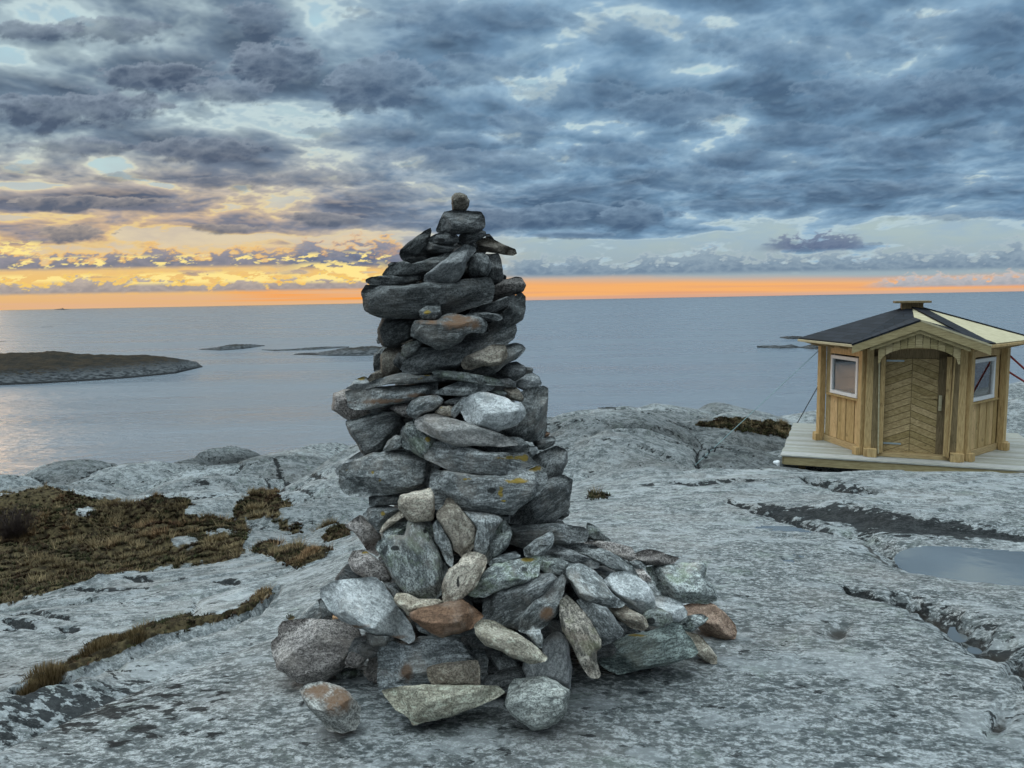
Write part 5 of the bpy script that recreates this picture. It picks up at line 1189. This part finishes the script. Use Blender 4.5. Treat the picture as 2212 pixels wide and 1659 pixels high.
# ------------------------------------------------------------------ box builder
class MB:
    def __init__(s): s.v = []; s.f = []; s.uv = []
    def box(s, c, size, M=None, bev=0.004):
        """centre, full size; M: 4x4 placed after"""
        hx, hy, hz = size[0] / 2, size[1] / 2, size[2] / 2; bm = bmesh.new()
        bmesh.ops.create_cube(bm, size=1.0)
        for v in bm.verts: v.co = Vector((v.co.x * size[0], v.co.y * size[1], v.co.z * size[2]))
        bv = min(bev, min(size) * 0.2)
        bmesh.ops.bevel(bm, geom=bm.edges[:], offset=bv, segments=1, affect='EDGES')
        s._add(bm, Matrix.Translation(c) if M is None else Matrix.Translation(c) @ M); return s
    def _add(s, bm, X, Y=None):
        base = len(s.v)
        for v in bm.verts: s.v.append(tuple(X @ v.co))
        for f in bm.faces: s.f.append(tuple(base + v.index for v in f.verts))
        bm.free()
    def prism(s, pts, a, b, axis='y'):
        """outline in (x, z) pushed from y=a to y=b"""
        base = len(s.v); n = len(pts)
        A = sum(pts[i][0] * pts[(i + 1) % n][1] - pts[(i + 1) % n][0] * pts[i][1] for i in range(n))
        if A < 0: pts = pts[::-1]
        for y in (a, b):
            for (x, z) in pts: s.v.append((x, y, z))
        s.f.append(tuple(base + i for i in range(n))); s.f.append(tuple(base + n + i for i in reversed(range(n))))
        for i in range(n):
            j = (i + 1) % n; s.f.append((base + j, base + i, base + n + i, base + n + j))
        return s
    def slab(s, quad, t):
        """polygon in 3d thickened downwards by t"""
        base = len(s.v); n = len(quad); q = [Vector(p) for p in quad]
        nn = (q[1] - q[0]).cross(q[2] - q[0]).normalized()
        if nn.z < 0: q = q[::-1]; nn = -nn
        for p in q: s.v.append(tuple(p))
        for p in q: s.v.append(tuple(p - nn * t))
        s.f.append(tuple(base + i for i in range(n))); s.f.append(tuple(base + n + i for i in reversed(range(n))))
        for i in range(n):
            j = (i + 1) % n; s.f.append((base + i, base + n + i, base + n + j, base + j))
        return s
    def tube(s, pts, r, seg=6):
        base = len(s.v); n = len(pts); P = [Vector(p) for p in pts]
        for i, p in enumerate(P):
            d = (P[min(i + 1, n - 1)] - P[max(i - 1, 0)]).normalized()
            a = d.orthogonal().normalized() if i == 0 else (pa - d * pa.dot(d)).normalized()
            pa = a; bb = d.cross(a); rr = r[i] if isinstance(r, (list, tuple)) else r
            for k in range(seg):
                t = 2 * math.pi * k / seg; s.v.append(tuple(p + (a * math.cos(t) + bb * math.sin(t)) * rr))
        for i in range(n - 1):
            for k in range(seg):
                k2 = (k + 1) % seg; s.f.append((base + i * seg + k, base + i * seg + k2, base + (i + 1) * seg + k2, base + (i + 1) * seg + k))
        s.f.append(tuple(base + k for k in reversed(range(seg)))); s.f.append(tuple(base + (n - 1) * seg + k for k in range(seg)))
        return s
    def build(s, name, mat, parent=None, X=None, smooth=False):
        o = link_mesh(name, s.v, s.f, mat, parent, smooth)
        if X is not None: o.matrix_local = X
        return o

# ------------------------------------------------------------------ deck and hexagonal hut
HA = R(24.0)
F0 = at(1969.0, 988.0, np.array(12.9)); DECK_Z = float(F0[2])
HX = Matrix.Translation(F0.tolist()) @ Matrix.Rotation(-HA, 4, 'Z')
deck = empty('wooden_deck', F0.tolist(), -HA)
tag(deck, 'pale weathered wooden deck platform that the small hut stands on', 'deck')
d = MB(); u0, u1, v0, v1 = -2.14, 2.16, -.50, 3.2; y = v0; rg = random.Random(4)
while y < v1 - 0.01:
    w = min(0.118, v1 - y); d.box(((u0 + u1) / 2 + rg.uniform(-.012, .012), y + w / 2, -0.014), (u1 - u0, w - 0.006, 0.028)); y += 0.12
d.build('deck_boards', W_DECK, deck)
MB().box(((u0 + u1) / 2, v0 + .035, -0.105), (u1 - u0 - .10, 0.03, 0.145)).build('fascia', W_FAS, deck)
MB().box(((u0 + u1) / 2, v1 - .035, -0.105), (u1 - u0 - .10, 0.03, 0.145)).build('fascia', W_FAS, deck)
Mz = Matrix.Rotation(R(90), 4, 'Z')
for xx in (u0 + .035, u1 - .035): MB().box((0, 0, 0), (v1 - v0 - .14, 0.03, 0.145)).build('fascia', W_FAS, deck, Matrix.Translation((xx, (v0 + v1) / 2, -.105)) @ Mz)
for xx in (u0 + .35, 0, u1 - .35):
    for yy in (v0 + .35, (v0 + v1) / 2, v1 - .35): MB().box((xx, yy, -.62), (.12, .12, 0.87)).build('post', W_DK, deck)

hut = empty('wooden_hut', F0.tolist(), -HA)
tag(hut, 'small new hexagonal wooden hut with an arched porch and half shingled roof', 'hut')
s = 1.50; apo = s * math.sqrt(3) / 2; C0 = Vector((0, apo, 0))
cor = [C0 + Vector((s * math.sin(R(a)), -s * math.cos(R(a)), 0)) for a in (-30, 30, 90, 150, 210, 270)]
WH = 1.92
def wall_M(i):
    a, b_ = cor[i], cor[(i + 1) % 6]; x = (b_ - a).normalized(); z = Vector((0, 0, 1)); yv = z.cross(x)
    return Matrix(((x.x, yv.x, 0, a.x), (x.y, yv.y, 0, a.y), (0, 0, 1, 0), (0, 0, 0, 1)))     # y points inward
def window_wall(i):
    M = wall_M(i); e = 0.12
    w = MB(); w.box((s / 2, .03, .06), (s - .16, .09, .12)); w.build('sill_beam', W_H, hut, M)
    w = MB(); n = 9; ww = (s - .2) / n
    for k in range(n):
        w.box((.1 + ww * (k + .5), .03 if k % 2 else .02, .535), (ww - .010, .024, .82))
    w.box((s / 2, .065, .535), (s - .2, .02, .83))
    w.build('wall', W_V, hut, M)
    x0, x1, z0, z1 = .27, 1.20, .98, 1.72
    f = MB(); f.box((.18, .03, 1.36), (.17, .05, .82)); f.box((s - .19, .03, 1.36), (.15, .05, .82)); f.box((s / 2, .03, 1.82), (s - .2, .055, .14))
    f.box((s / 2, .01, .955), (s - .36, .10, .032)); f.build('window_surround', W_V, hut, M)
    wi = MB(); t = .065
    wi.box(((x0 + x1) / 2, .025, z0 + t / 2), (x1 - x0, .07, t)); wi.box(((x0 + x1) / 2, .025, z1 - t / 2), (x1 - x0, .07, t))
    for xx in (x0 + t / 2, x1 - t / 2): wi.box((xx, .025, (z0 + z1) / 2), (t, .066, z1 - z0 - 2 * t))
    wo = wi.build('window', M_WHITE, hut, M)
    MB().box(((x0 + x1) / 2, .03, (z0 + z1) / 2), (x1 - x0 - 2 * t + .01, .006, z1 - z0 - 2 * t + .01), bev=.001).build('pane', M_GL, wo)
    if i in (2, 3, 4):
        MB().box((s / 2, .30, .43), (s - .45, .42, .04)).build('bench', W_H, hut, M)
for i in range(1, 6): window_wall(i)
# corner posts: two squared timbers at every corner, on short blocks
for i, c in enumerate(cor):
    out = (c - C0).normalized(); ang = math.atan2(out.y, out.x)
    for sgn in (-1, 1):
        a2 = ang + sgn * R(22); p = C0 + Vector((math.cos(a2), math.sin(a2), 0)) * 0; 
        q = c + Vector((math.cos(ang + sgn * R(90)), math.sin(ang + sgn * R(90)), 0)) * 0.062 + out * 0.03
        MB().box((0, 0, WH / 2 + .035), (.115, .115, WH - .07)).build('post', W_V, hut, Matrix.Translation(q) @ Matrix.Rotation(ang + sgn * R(30), 4, 'Z'))
        q2 = q + Vector((math.cos(ang + sgn * R(30)), math.sin(ang + sgn * R(30)), 0)) * 0.05
        MB().box((0, 0, .071), (.15, .13, .14)).build('post_block', W_V, hut, Matrix.Translation(q2) @ Matrix.Rotation(ang + sgn * R(30), 4, 'Z'))
# front wall, door
w = MB()
for xx in (-.60, .54): w.box((xx, .10, .97), (.28 if xx < 0 else .36, .03, 1.86))
w.box((0, .10, 1.84), (1.1, .03, .20)); w.build('front_wall', W_DK, hut)
dr = empty('door'); dr.parent = hut; dr.location = (0, .08, 0)
bd = MB(); xl, xr, zb, zt, xm = -.46, .365, .07, 1.74, -.04; slope_ = 0.42; st = .118; k = -6
while k * st < zt + .8:
    for side in (0, 1):
        za = zb + k * st
        xa, xb = (xl, xm - .004) if side == 0 else (xm + .004, xr)
        f = (lambda x: za + (x - xl) * slope_) if side == 0 else (lambda x: za + (xm - xl) * slope_ - (x - xm) * slope_)
        p = [(xa, f(xa)), (xb, f(xb)), (xb, f(xb) + st - .009), (xa, f(xa) + st - .009)]
        # clip to the leaf
        def clip(poly, zc, keep_above):
            r = []
            for a_ in range(len(poly)):
                P, Q = poly[a_], poly[(a_ + 1) % len(poly)]
                ip = (P[1] >= zc) if keep_above else (P[1] <= zc); iq = (Q[1] >= zc) if keep_above else (Q[1] <= zc)
                if ip: r.append(P)
                if ip != iq: t = (zc - P[1]) / (Q[1] - P[1]); r.append((P[0] + (Q[0] - P[0]) * t, zc))
            return r
        p = clip(p, zb, True); p = clip(p, zt, False) if len(p) > 2 else []
        if len(p) > 2: bd.prism(p, -.012, .012)
    k += 1
leaf = bd.build('door_leaf', W_D, dr)
MB().box(((xl + xr) / 2, .02, (zb + zt) / 2), (xr - xl, .014, zt - zb)).build('backing', W_DK, dr)
for zz in (1.70, .22):
    h = MB(); h.box((-.31, -.020, zz), (.28, .006, .030)); h.box((-.475, -.018, zz - .02), (.035, .008, .11)); h.build('hinge', M_METAL, dr)
MB().box((.405, -.05, .98), (.05, .03, .27)).build('handle', W_PLY, dr)
MB().box((.23, -.026, 1.07), (.27, .022, .045)).build('latch', W_D, dr)
MB().box((0, .0, .035), (1.24, .16, .07)).build('threshold', W_H, hut)
# porch: posts, splayed trim, arched gable boards, barge boards
for sx in (-1, 1):
    MB().box((sx * .600, -.06, .93), (.115, .12, 1.72)).build('porch_post', W_DK, hut)
    MB().box((sx * .505, -.09, .93), (.075, .05, 1.72)).build('porch_post', W_V, hut)
    t = MB(); t.box((0, 0, 0), (.022, .075, 1.74)); t.build('trim', W_PLY if sx < 0 else W_V, hut, Matrix.Translation((sx * .555, -.14, .93)) @ Matrix.Rotation(R(1.2) * sx, 4, 'Y'))
    MB().box((sx * .640, -.15, .076), (.15, .15, .15)).build('post_block', W_V, hut)
PY = -.56; AP = 2.44; EN = 2.03; HWd = 1.02
gl = lambda x: AP - (AP - EN) * abs(x) / HWd
g = MB(); n = 11; w_ = 1.22 / n
arch = lambda x: 1.70 + .27 * math.sqrt(max(0, 1 - (x / .58) ** 2)) if abs(x) < .58 else 1.70
for k in range(n):
    xa, xb = -.61 + k * w_ + .004, -.61 + (k + 1) * w_ - .004
    xs = [xa + (xb - xa) * t / 4 for t in range(5)]
    yo = PY + .05 + (.008 if k % 2 else 0)
    g.prism([(x, arch(x)) for x in xs] + [(xb, gl(xb) - .13)] + ([(0, gl(0) - .13)] if xa < 0 < xb else []) + [(xa, gl(xa) - .13)], yo, yo + .022)
g.build('gable_boards', W_FAS, hut)
def barge(y, x1_, dz, hgt, thick_, nm):
    for sx in (-1, 1):
        MB().prism([(0, AP - dz), (sx * x1_, gl(x1_) - dz), (sx * x1_, gl(x1_) - dz - hgt), (0, AP - dz - hgt)], y, y + thick_).build(nm, W_FAS, hut)
barge(PY - .035, HWd, 0, .165, .034, 'barge_board')
barge(PY + .002, .74, .13, .10, .04, 'barge_board')
RZ, RR, AZ = 2.03, 1.98, 2.66
apex = Vector((0, apo, AZ))
ev = [C0 + Vector((RR * math.sin(R(a)), -RR * math.cos(R(a)), RZ)) for a in (-30, 30, 90, 150, 210, 270)]
def roofpart(name, mat, poly, t=.035, uvdir=None):
    m = MB().slab(poly, t); o = m.build(name, mat, hut)
    q = [Vector(p) for p in poly]; nn = (q[1] - q[0]).cross(q[2] - q[0]).normalized()
    if nn.z < 0: nn = -nn
    dn_ = Vector((0, 0, -1)); dn_ = (dn_ - nn * dn_.dot(nn)).normalized(); sd_ = nn.cross(dn_)
    attr(o, 'suv', [(Vector(p).dot(sd_), Vector(p).dot(dn_), 0, 1) for p in m.v])
    return o
up = Vector((0, 0, .001))
for i in range(6):
    a, b_ = ev[i], ev[(i + 1) % 6]
    if i == 0:
        mid = a.lerp(b_, .5)
        roofpart('roof', M_SH, [a, mid, apex]); roofpart('roof', W_PLY, [mid + Vector((.004, 0, 0)), b_, apex])
    elif i == 1: roofpart('roof', W_PLY, [a, b_, apex])
    else: roofpart('roof', M_SH, [a, b_, apex])
    if i == 0: continue
    e_ = (b_ - a).normalized(); o2 = Vector((e_.y, -e_.x, 0))
    m_ = (a + b_) / 2 + o2 * 0.008 - Vector((0, 0, .045))
    MB().box((0, 0, 0), ((b_ - a).length, .022, .045)).build('eave_board', W_PLY if i == 5 else W_V, hut, Matrix.Translation(m_) @ Matrix.Rotation(math.atan2(e_.y, e_.x), 4, 'Z'))
    for t in (.14, .38, .62, .86):                                      # rafter tails
        q = a.lerp(b_, t) - o2 * .17 - Vector((0, 0, .085))
        MB().box((0, 0, 0), (.045, .34, .07)).build('rafter', W_H, hut, Matrix.Translation(q) @ Matrix.Rotation(math.atan2(e_.y, e_.x), 4, 'Z') @ Matrix.Rotation(R(-16), 4, 'X'))
def strip(a, b_, wdt, lift=.006):
    dv = (b_ - a).normalized(); nn = Vector((dv.x * -dv.z, dv.y * -dv.z, 1 - dv.z ** 2)).normalized(); sd_ = dv.cross(nn)
    roofpart('hip_strip', M_SH, [a + sd_ * wdt + up * lift * 1000, a - sd_ * wdt + up * lift * 1000, b_ - sd_ * wdt + up * lift * 1000, b_ + sd_ * wdt + up * lift * 1000], .02)
strip(ev[1] + Vector((0, 0, .012)), apex + Vector((0, 0, .012)), .10)
strip(ev[2] + Vector((0, 0, .012)), apex + Vector((0, 0, .012)), .06)
# porch roof running back into the main roof
for sx in (-1, 1):
    yb0 = .95
    P_ = [(0, PY - .04, AP + .004), (sx * (HWd + .01), PY - .04, EN + .002), (sx * (HWd + .01), -.08, EN + .002), (0, yb0, AP + .004)]
    roofpart('porch_roof', M_SH if sx < 0 else W_PLY, P_, .03)
strip(Vector((HWd, PY + .05, EN + .02)), Vector((.0, .9, AP + .03)), .10)
MB().box((0, apo, AZ - .02), (.36, .36, .12)).build('vent_neck', W_DK, hut)
MB().box((0, apo, AZ + .055), (.60, .60, .040)).build('roof_cap', W_DK, hut)
# wall plate
for i in range(6):
    M = wall_M(i); MB().box((s / 2, .06, WH + .03), (s + .02, .10, .07)).build('wall_plate', W_H, hut, M)

def rope(name, label, cat, p0, p1, r, mat, sag=0.0, group=None):
    o0 = Vector(p0); root = empty(name, p0); tag(root, label, cat, group)
    pts = [(Vector(p1) - o0) * t - Vector((0, 0, sag * 4 * t * (1 - t))) for t in np.linspace(0, 1, 14)]
    MB().tube(pts, r, 5).build('line', mat, root, smooth=True)
    return root, pts
lw = HX @ (cor[5] + Vector((-.10, -.02, 1.78)))
gp = hit(1500, 1004, BVH2)
rt, pts = rope('guy_rope', 'thin turquoise guy rope running from the hut eaves down to the rock', 'rope', lw, gp - Vector((0, 0, .02)), .0065, M_TURQ)
k0 = (gp - lw)
tb = MB(); base_ = k0 * .90; rg = random.Random(3)
for k in range(9):
    a = base_ + k0.normalized() * (k * .045 - .2) + Vector((rg.uniform(-.03, .03), rg.uniform(-.03, .03), rg.uniform(-.05, .02)))
    b2 = a + Vector((rg.uniform(-.05, .05), rg.uniform(-.04, .04), rg.uniform(-.10, .06))); tb.tube([a, (a + b2) / 2 + Vector((.02, 0, .01)), b2], .016, 5)
tb.build('knot', M_BLACKR, rt, smooth=True)
lb = HX @ (cor[4] + Vector((-.12, 0, 1.80)))
g2 = Vector(at(1716, 925, np.array(17.6)).tolist())
rope('guy_rope', 'dark guy rope passing down behind the left post of the hut', 'rope', HX @ (cor[5] + Vector((-.02, .35, 1.2))), g2, .010, M_BLACKR)
ra = HX @ (cor[2] + Vector((.02, -.06, 1.80)))
rope('guy_rope', 'upper red webbing strap tied at the right eaves of the hut', 'strap', ra, at(2420, 985, np.array(13.2)).tolist(), .018, M_RED, group='red straps at the right of the hut')
rope('guy_rope', 'lower red webbing strap leaving the right post of the hut', 'strap', HX @ (cor[2] + Vector((.07, .02, 1.45))), at(2420, 955, np.array(14.2)).tolist(), .018, M_RED, group='red straps at the right of the hut')
wb = empty('foam_block', (HX @ Vector((-2.22, -.38, -.20)))[:], -HA); tag(wb, 'small white block under the left front corner of the deck', 'block')
MB().box((0, 0, 0), (.12, .14, .12), bev=.02).build('block', M_WHITE, wb)

# ------------------------------------------------------------------ grass and heather
def grass_mat():
    m, b, p = mat_new('dry_grass'); c = b.attr('gc').outputs['Color']
    b.put(p.inputs['Base Color'], c); p.inputs['Roughness'].default_value = 0.9; p.inputs['Specular IOR Level'].default_value = 0.1
    return m
M_GR = grass_mat()
def grass(seed=1):
    rs = np.random.RandomState(seed)
    m = MASK[..., 0].copy(); m += 0.35 * fbm(GX * 3, GY * 3, 0.0, 3, 90)
    ax = np.zeros_like(GX); ax[:-1, :-1] = np.abs((GX[:-1, 1:] - GX[:-1, :-1]) * (GY[1:, :-1] - GY[:-1, :-1]))
    ok = (m > 0.45) & (GX > -16) & (GY < 24)
    wgt = np.where(ok, ax * np.where(GY < 7.5, 3.2, 1.0) * np.where(GX < -9, .15, 1), 0).ravel(); wgt /= wgt.sum()
    N = 34000; idx = rs.choice(wgt.size, N, p=wgt)
    X = GX.ravel()[idx] + rs.normal(0, .02, N); Y = GY.ravel()[idx] + rs.normal(0, .02, N); Z = GZ.ravel()[idx]
    f1 = fbm(X * 0.9, Y * 1.5, 0.0, 3, 7); f2 = fbm(X * 3.1, Y * 3.1, 0.0, 3, 12)
    near = Y < 7.6
    straw = (f2 + 0.6 * f1 + rs.normal(0, .12, N)) > 0.30
    nb = 9; V = []; Cc = []
    cols = {0: (.034, .028, .018), 1: (.052, .056, .026), 2: (.070, .048, .030), 3: (.20, .152, .085), 4: (.125, .095, .052)}
    cidx = np.where(straw, np.where(rs.rand(N) < .6, 3, 4), np.where(f1 + rs.normal(0, .2, N) > 0.05, 2, np.where(rs.rand(N) < .45, 1, 0)))
    ct = np.array([cols[i] for i in range(5)])[cidx]
    L = np.where(straw, rs.uniform(.06, .14, N), rs.uniform(.025, .055, N)) * np.where(near, .60, 1.1)
    ang = rs.rand(N, nb) * 6.283; lean = rs.uniform(.15, .95, (N, nb)); ln = L[:, None] * rs.uniform(.6, 1.2, (N, nb))
    rad = L[:, None] * .35 * np.sqrt(rs.rand(N, nb)); wd = np.where(straw, .0045, .010)[:, None] * np.clip(Y / 9, .55, 1.4)[:, None] * rs.uniform(.7, 1.3, (N, nb))
    bx = X[:, None] + np.cos(ang) * rad; by = Y[:, None] + np.sin(ang) * rad; bz = Z[:, None] - .015 + np.zeros_like(ang)
    tx = bx + np.cos(ang) * ln * lean; ty = by + np.sin(ang) * ln * lean; tz = bz + ln * np.sqrt(np.clip(1 - (lean * .8) ** 2, .1, 1))
    pa = ang + rs.uniform(0.9, 2.2, (N, nb))
    A = np.stack([bx - np.cos(pa) * wd, by - np.sin(pa) * wd, bz], -1); B = np.stack([bx + np.cos(pa) * wd, by + np.sin(pa) * wd, bz], -1); T = np.stack([tx, ty, tz], -1)
    V = np.stack([A, B, T], 2).reshape(-1, 3)
    lowv = (1 + 0.9 * fbm(X * 0.55, Y * 0.55, 0.0, 3, 17)) * (1 + 0.5 * f2); redv = np.clip(1.5 * fbm(X * 0.8, Y * 0.8, 4.0, 3, 19), 0, .6)
    ct = ct * np.clip(lowv, .35, 1.9)[:, None] * np.stack([1 + .2 * redv, 1 - .15 * redv, 1 - .2 * redv], 1)
    col = np.repeat(ct, nb * 3, 0) * np.repeat(rs.uniform(.7, 1.35, N * nb), 3)[:, None]
    F = np.arange(len(V)).reshape(-1, 3)
    o = link_mesh('grass', V, F, M_GR, smooth=False)
    attr(o, 'gc', np.concatenate([col, np.ones((len(col), 1))], 1))
    tag(o, 'dry brown grass and heather growing in the hollows of the rock', 'grass', kind='stuff')
grass()
def tuft(px, py, rad, h, seed, label, straw=.7):
    c = hit(px, py, BVH2)
    if c is None: return
    rs = np.random.RandomState(seed); N = 900
    a = rs.rand(N) * 6.283; r = rad * np.sqrt(rs.rand(N)); bx = np.cos(a) * r; by = np.sin(a) * r
    ln = h * .68 * rs.uniform(.45, 1.1, N) * (1 - .4 * (r / rad) ** 2); lean = rs.uniform(.1, .9, N) * (.35 + r / rad * .7)
    A = np.stack([bx - np.sin(a) * .003, by + np.cos(a) * .003, np.full(N, -.03)], -1); B = np.stack([bx + np.sin(a) * .003, by - np.cos(a) * .003, np.full(N, -.03)], -1)
    T = np.stack([bx + np.cos(a) * ln * lean, by + np.sin(a) * ln * lean, ln * np.sqrt(1 - np.clip(lean, 0, .9) ** 2)], -1)
    V = np.stack([A, B, T], 1).reshape(-1, 3); c1 = np.array([.21, .15, .078]); c2 = np.array([.075, .052, .022])
    col = np.where(rs.rand(N)[:, None] < straw, c1, c2) * rs.uniform(.7, 1.3, N)[:, None]
    o = link_mesh('grass_tuft', V, np.arange(len(V)).reshape(-1, 3), M_GR, smooth=False, loc=(c.x, c.y, c.z))
    attr(o, 'gc', np.concatenate([np.repeat(col, 3, 0), np.ones((N * 3, 1))], 1))
    tag(o, label, 'grass tuft')
tuft(*K3((250, 1330))[0], .10, .13, 1, 'bushy straw coloured grass tuft near the lower end of the gully')
tuft(*K3((140, 1400))[0], .06, .07, 2, 'small orange brown grass tuft lowest in the gully')
tuft(*K3((530, 1190))[0], .10, .10, 3, 'rounded brown grass tuft in the middle of the gully', .5)
tuft(*K3((600, 1155))[0], .09, .11, 4, 'straw topped grass tuft beside the rounded brown one in the gully')
tuft(*K3((720, 1115))[0], .09, .07, 5, 'low dark brown tuft highest of the gully row', .35)
tuft(*K3((415, 1245))[0], .05, .06, 6, 'small dark moss cushion between the gully tufts', .1)
# ten-thousand-twig bush at the left edge
def bush():
    c = hit(*K3((75, 580))[0], BVH2); rg = random.Random(8); m = MB()
    for k in range(120):
        a = rg.uniform(0, 6.28); r = rg.uniform(0, .9); p = Vector((math.cos(a) * .1, math.sin(a) * .1, 0)); dv = Vector((math.cos(a) * r, math.sin(a) * r, 1)).normalized(); L = rg.uniform(.35, .75)
        q = p
        for j in range(3):
            q2 = q + dv * L / 3; m.tube([q, q2], [.007 - .002 * j, .005 - .0015 * j], 3)
            for t in range(3):
                d2 = (dv + Vector((rg.uniform(-1, 1), rg.uniform(-1, 1), rg.uniform(-.2, .8))) * .7).normalized(); m.tube([q2, q2 + d2 * rg.uniform(.08, .2)], [.004, .002], 3)
            dv = (dv + Vector((rg.uniform(-.4, .4), rg.uniform(-.4, .4), 0))).normalized(); q = q2
    o = m.build('leafless_bush', flat_mat('dark_twigs', (.035, .022, .018)), None); o.location = (c.x, c.y, c.z - .05); o.scale = (.75, .75, .7)
    tag(o, 'dark leafless bush at the left edge of the brown grass field', 'bush')
bush()
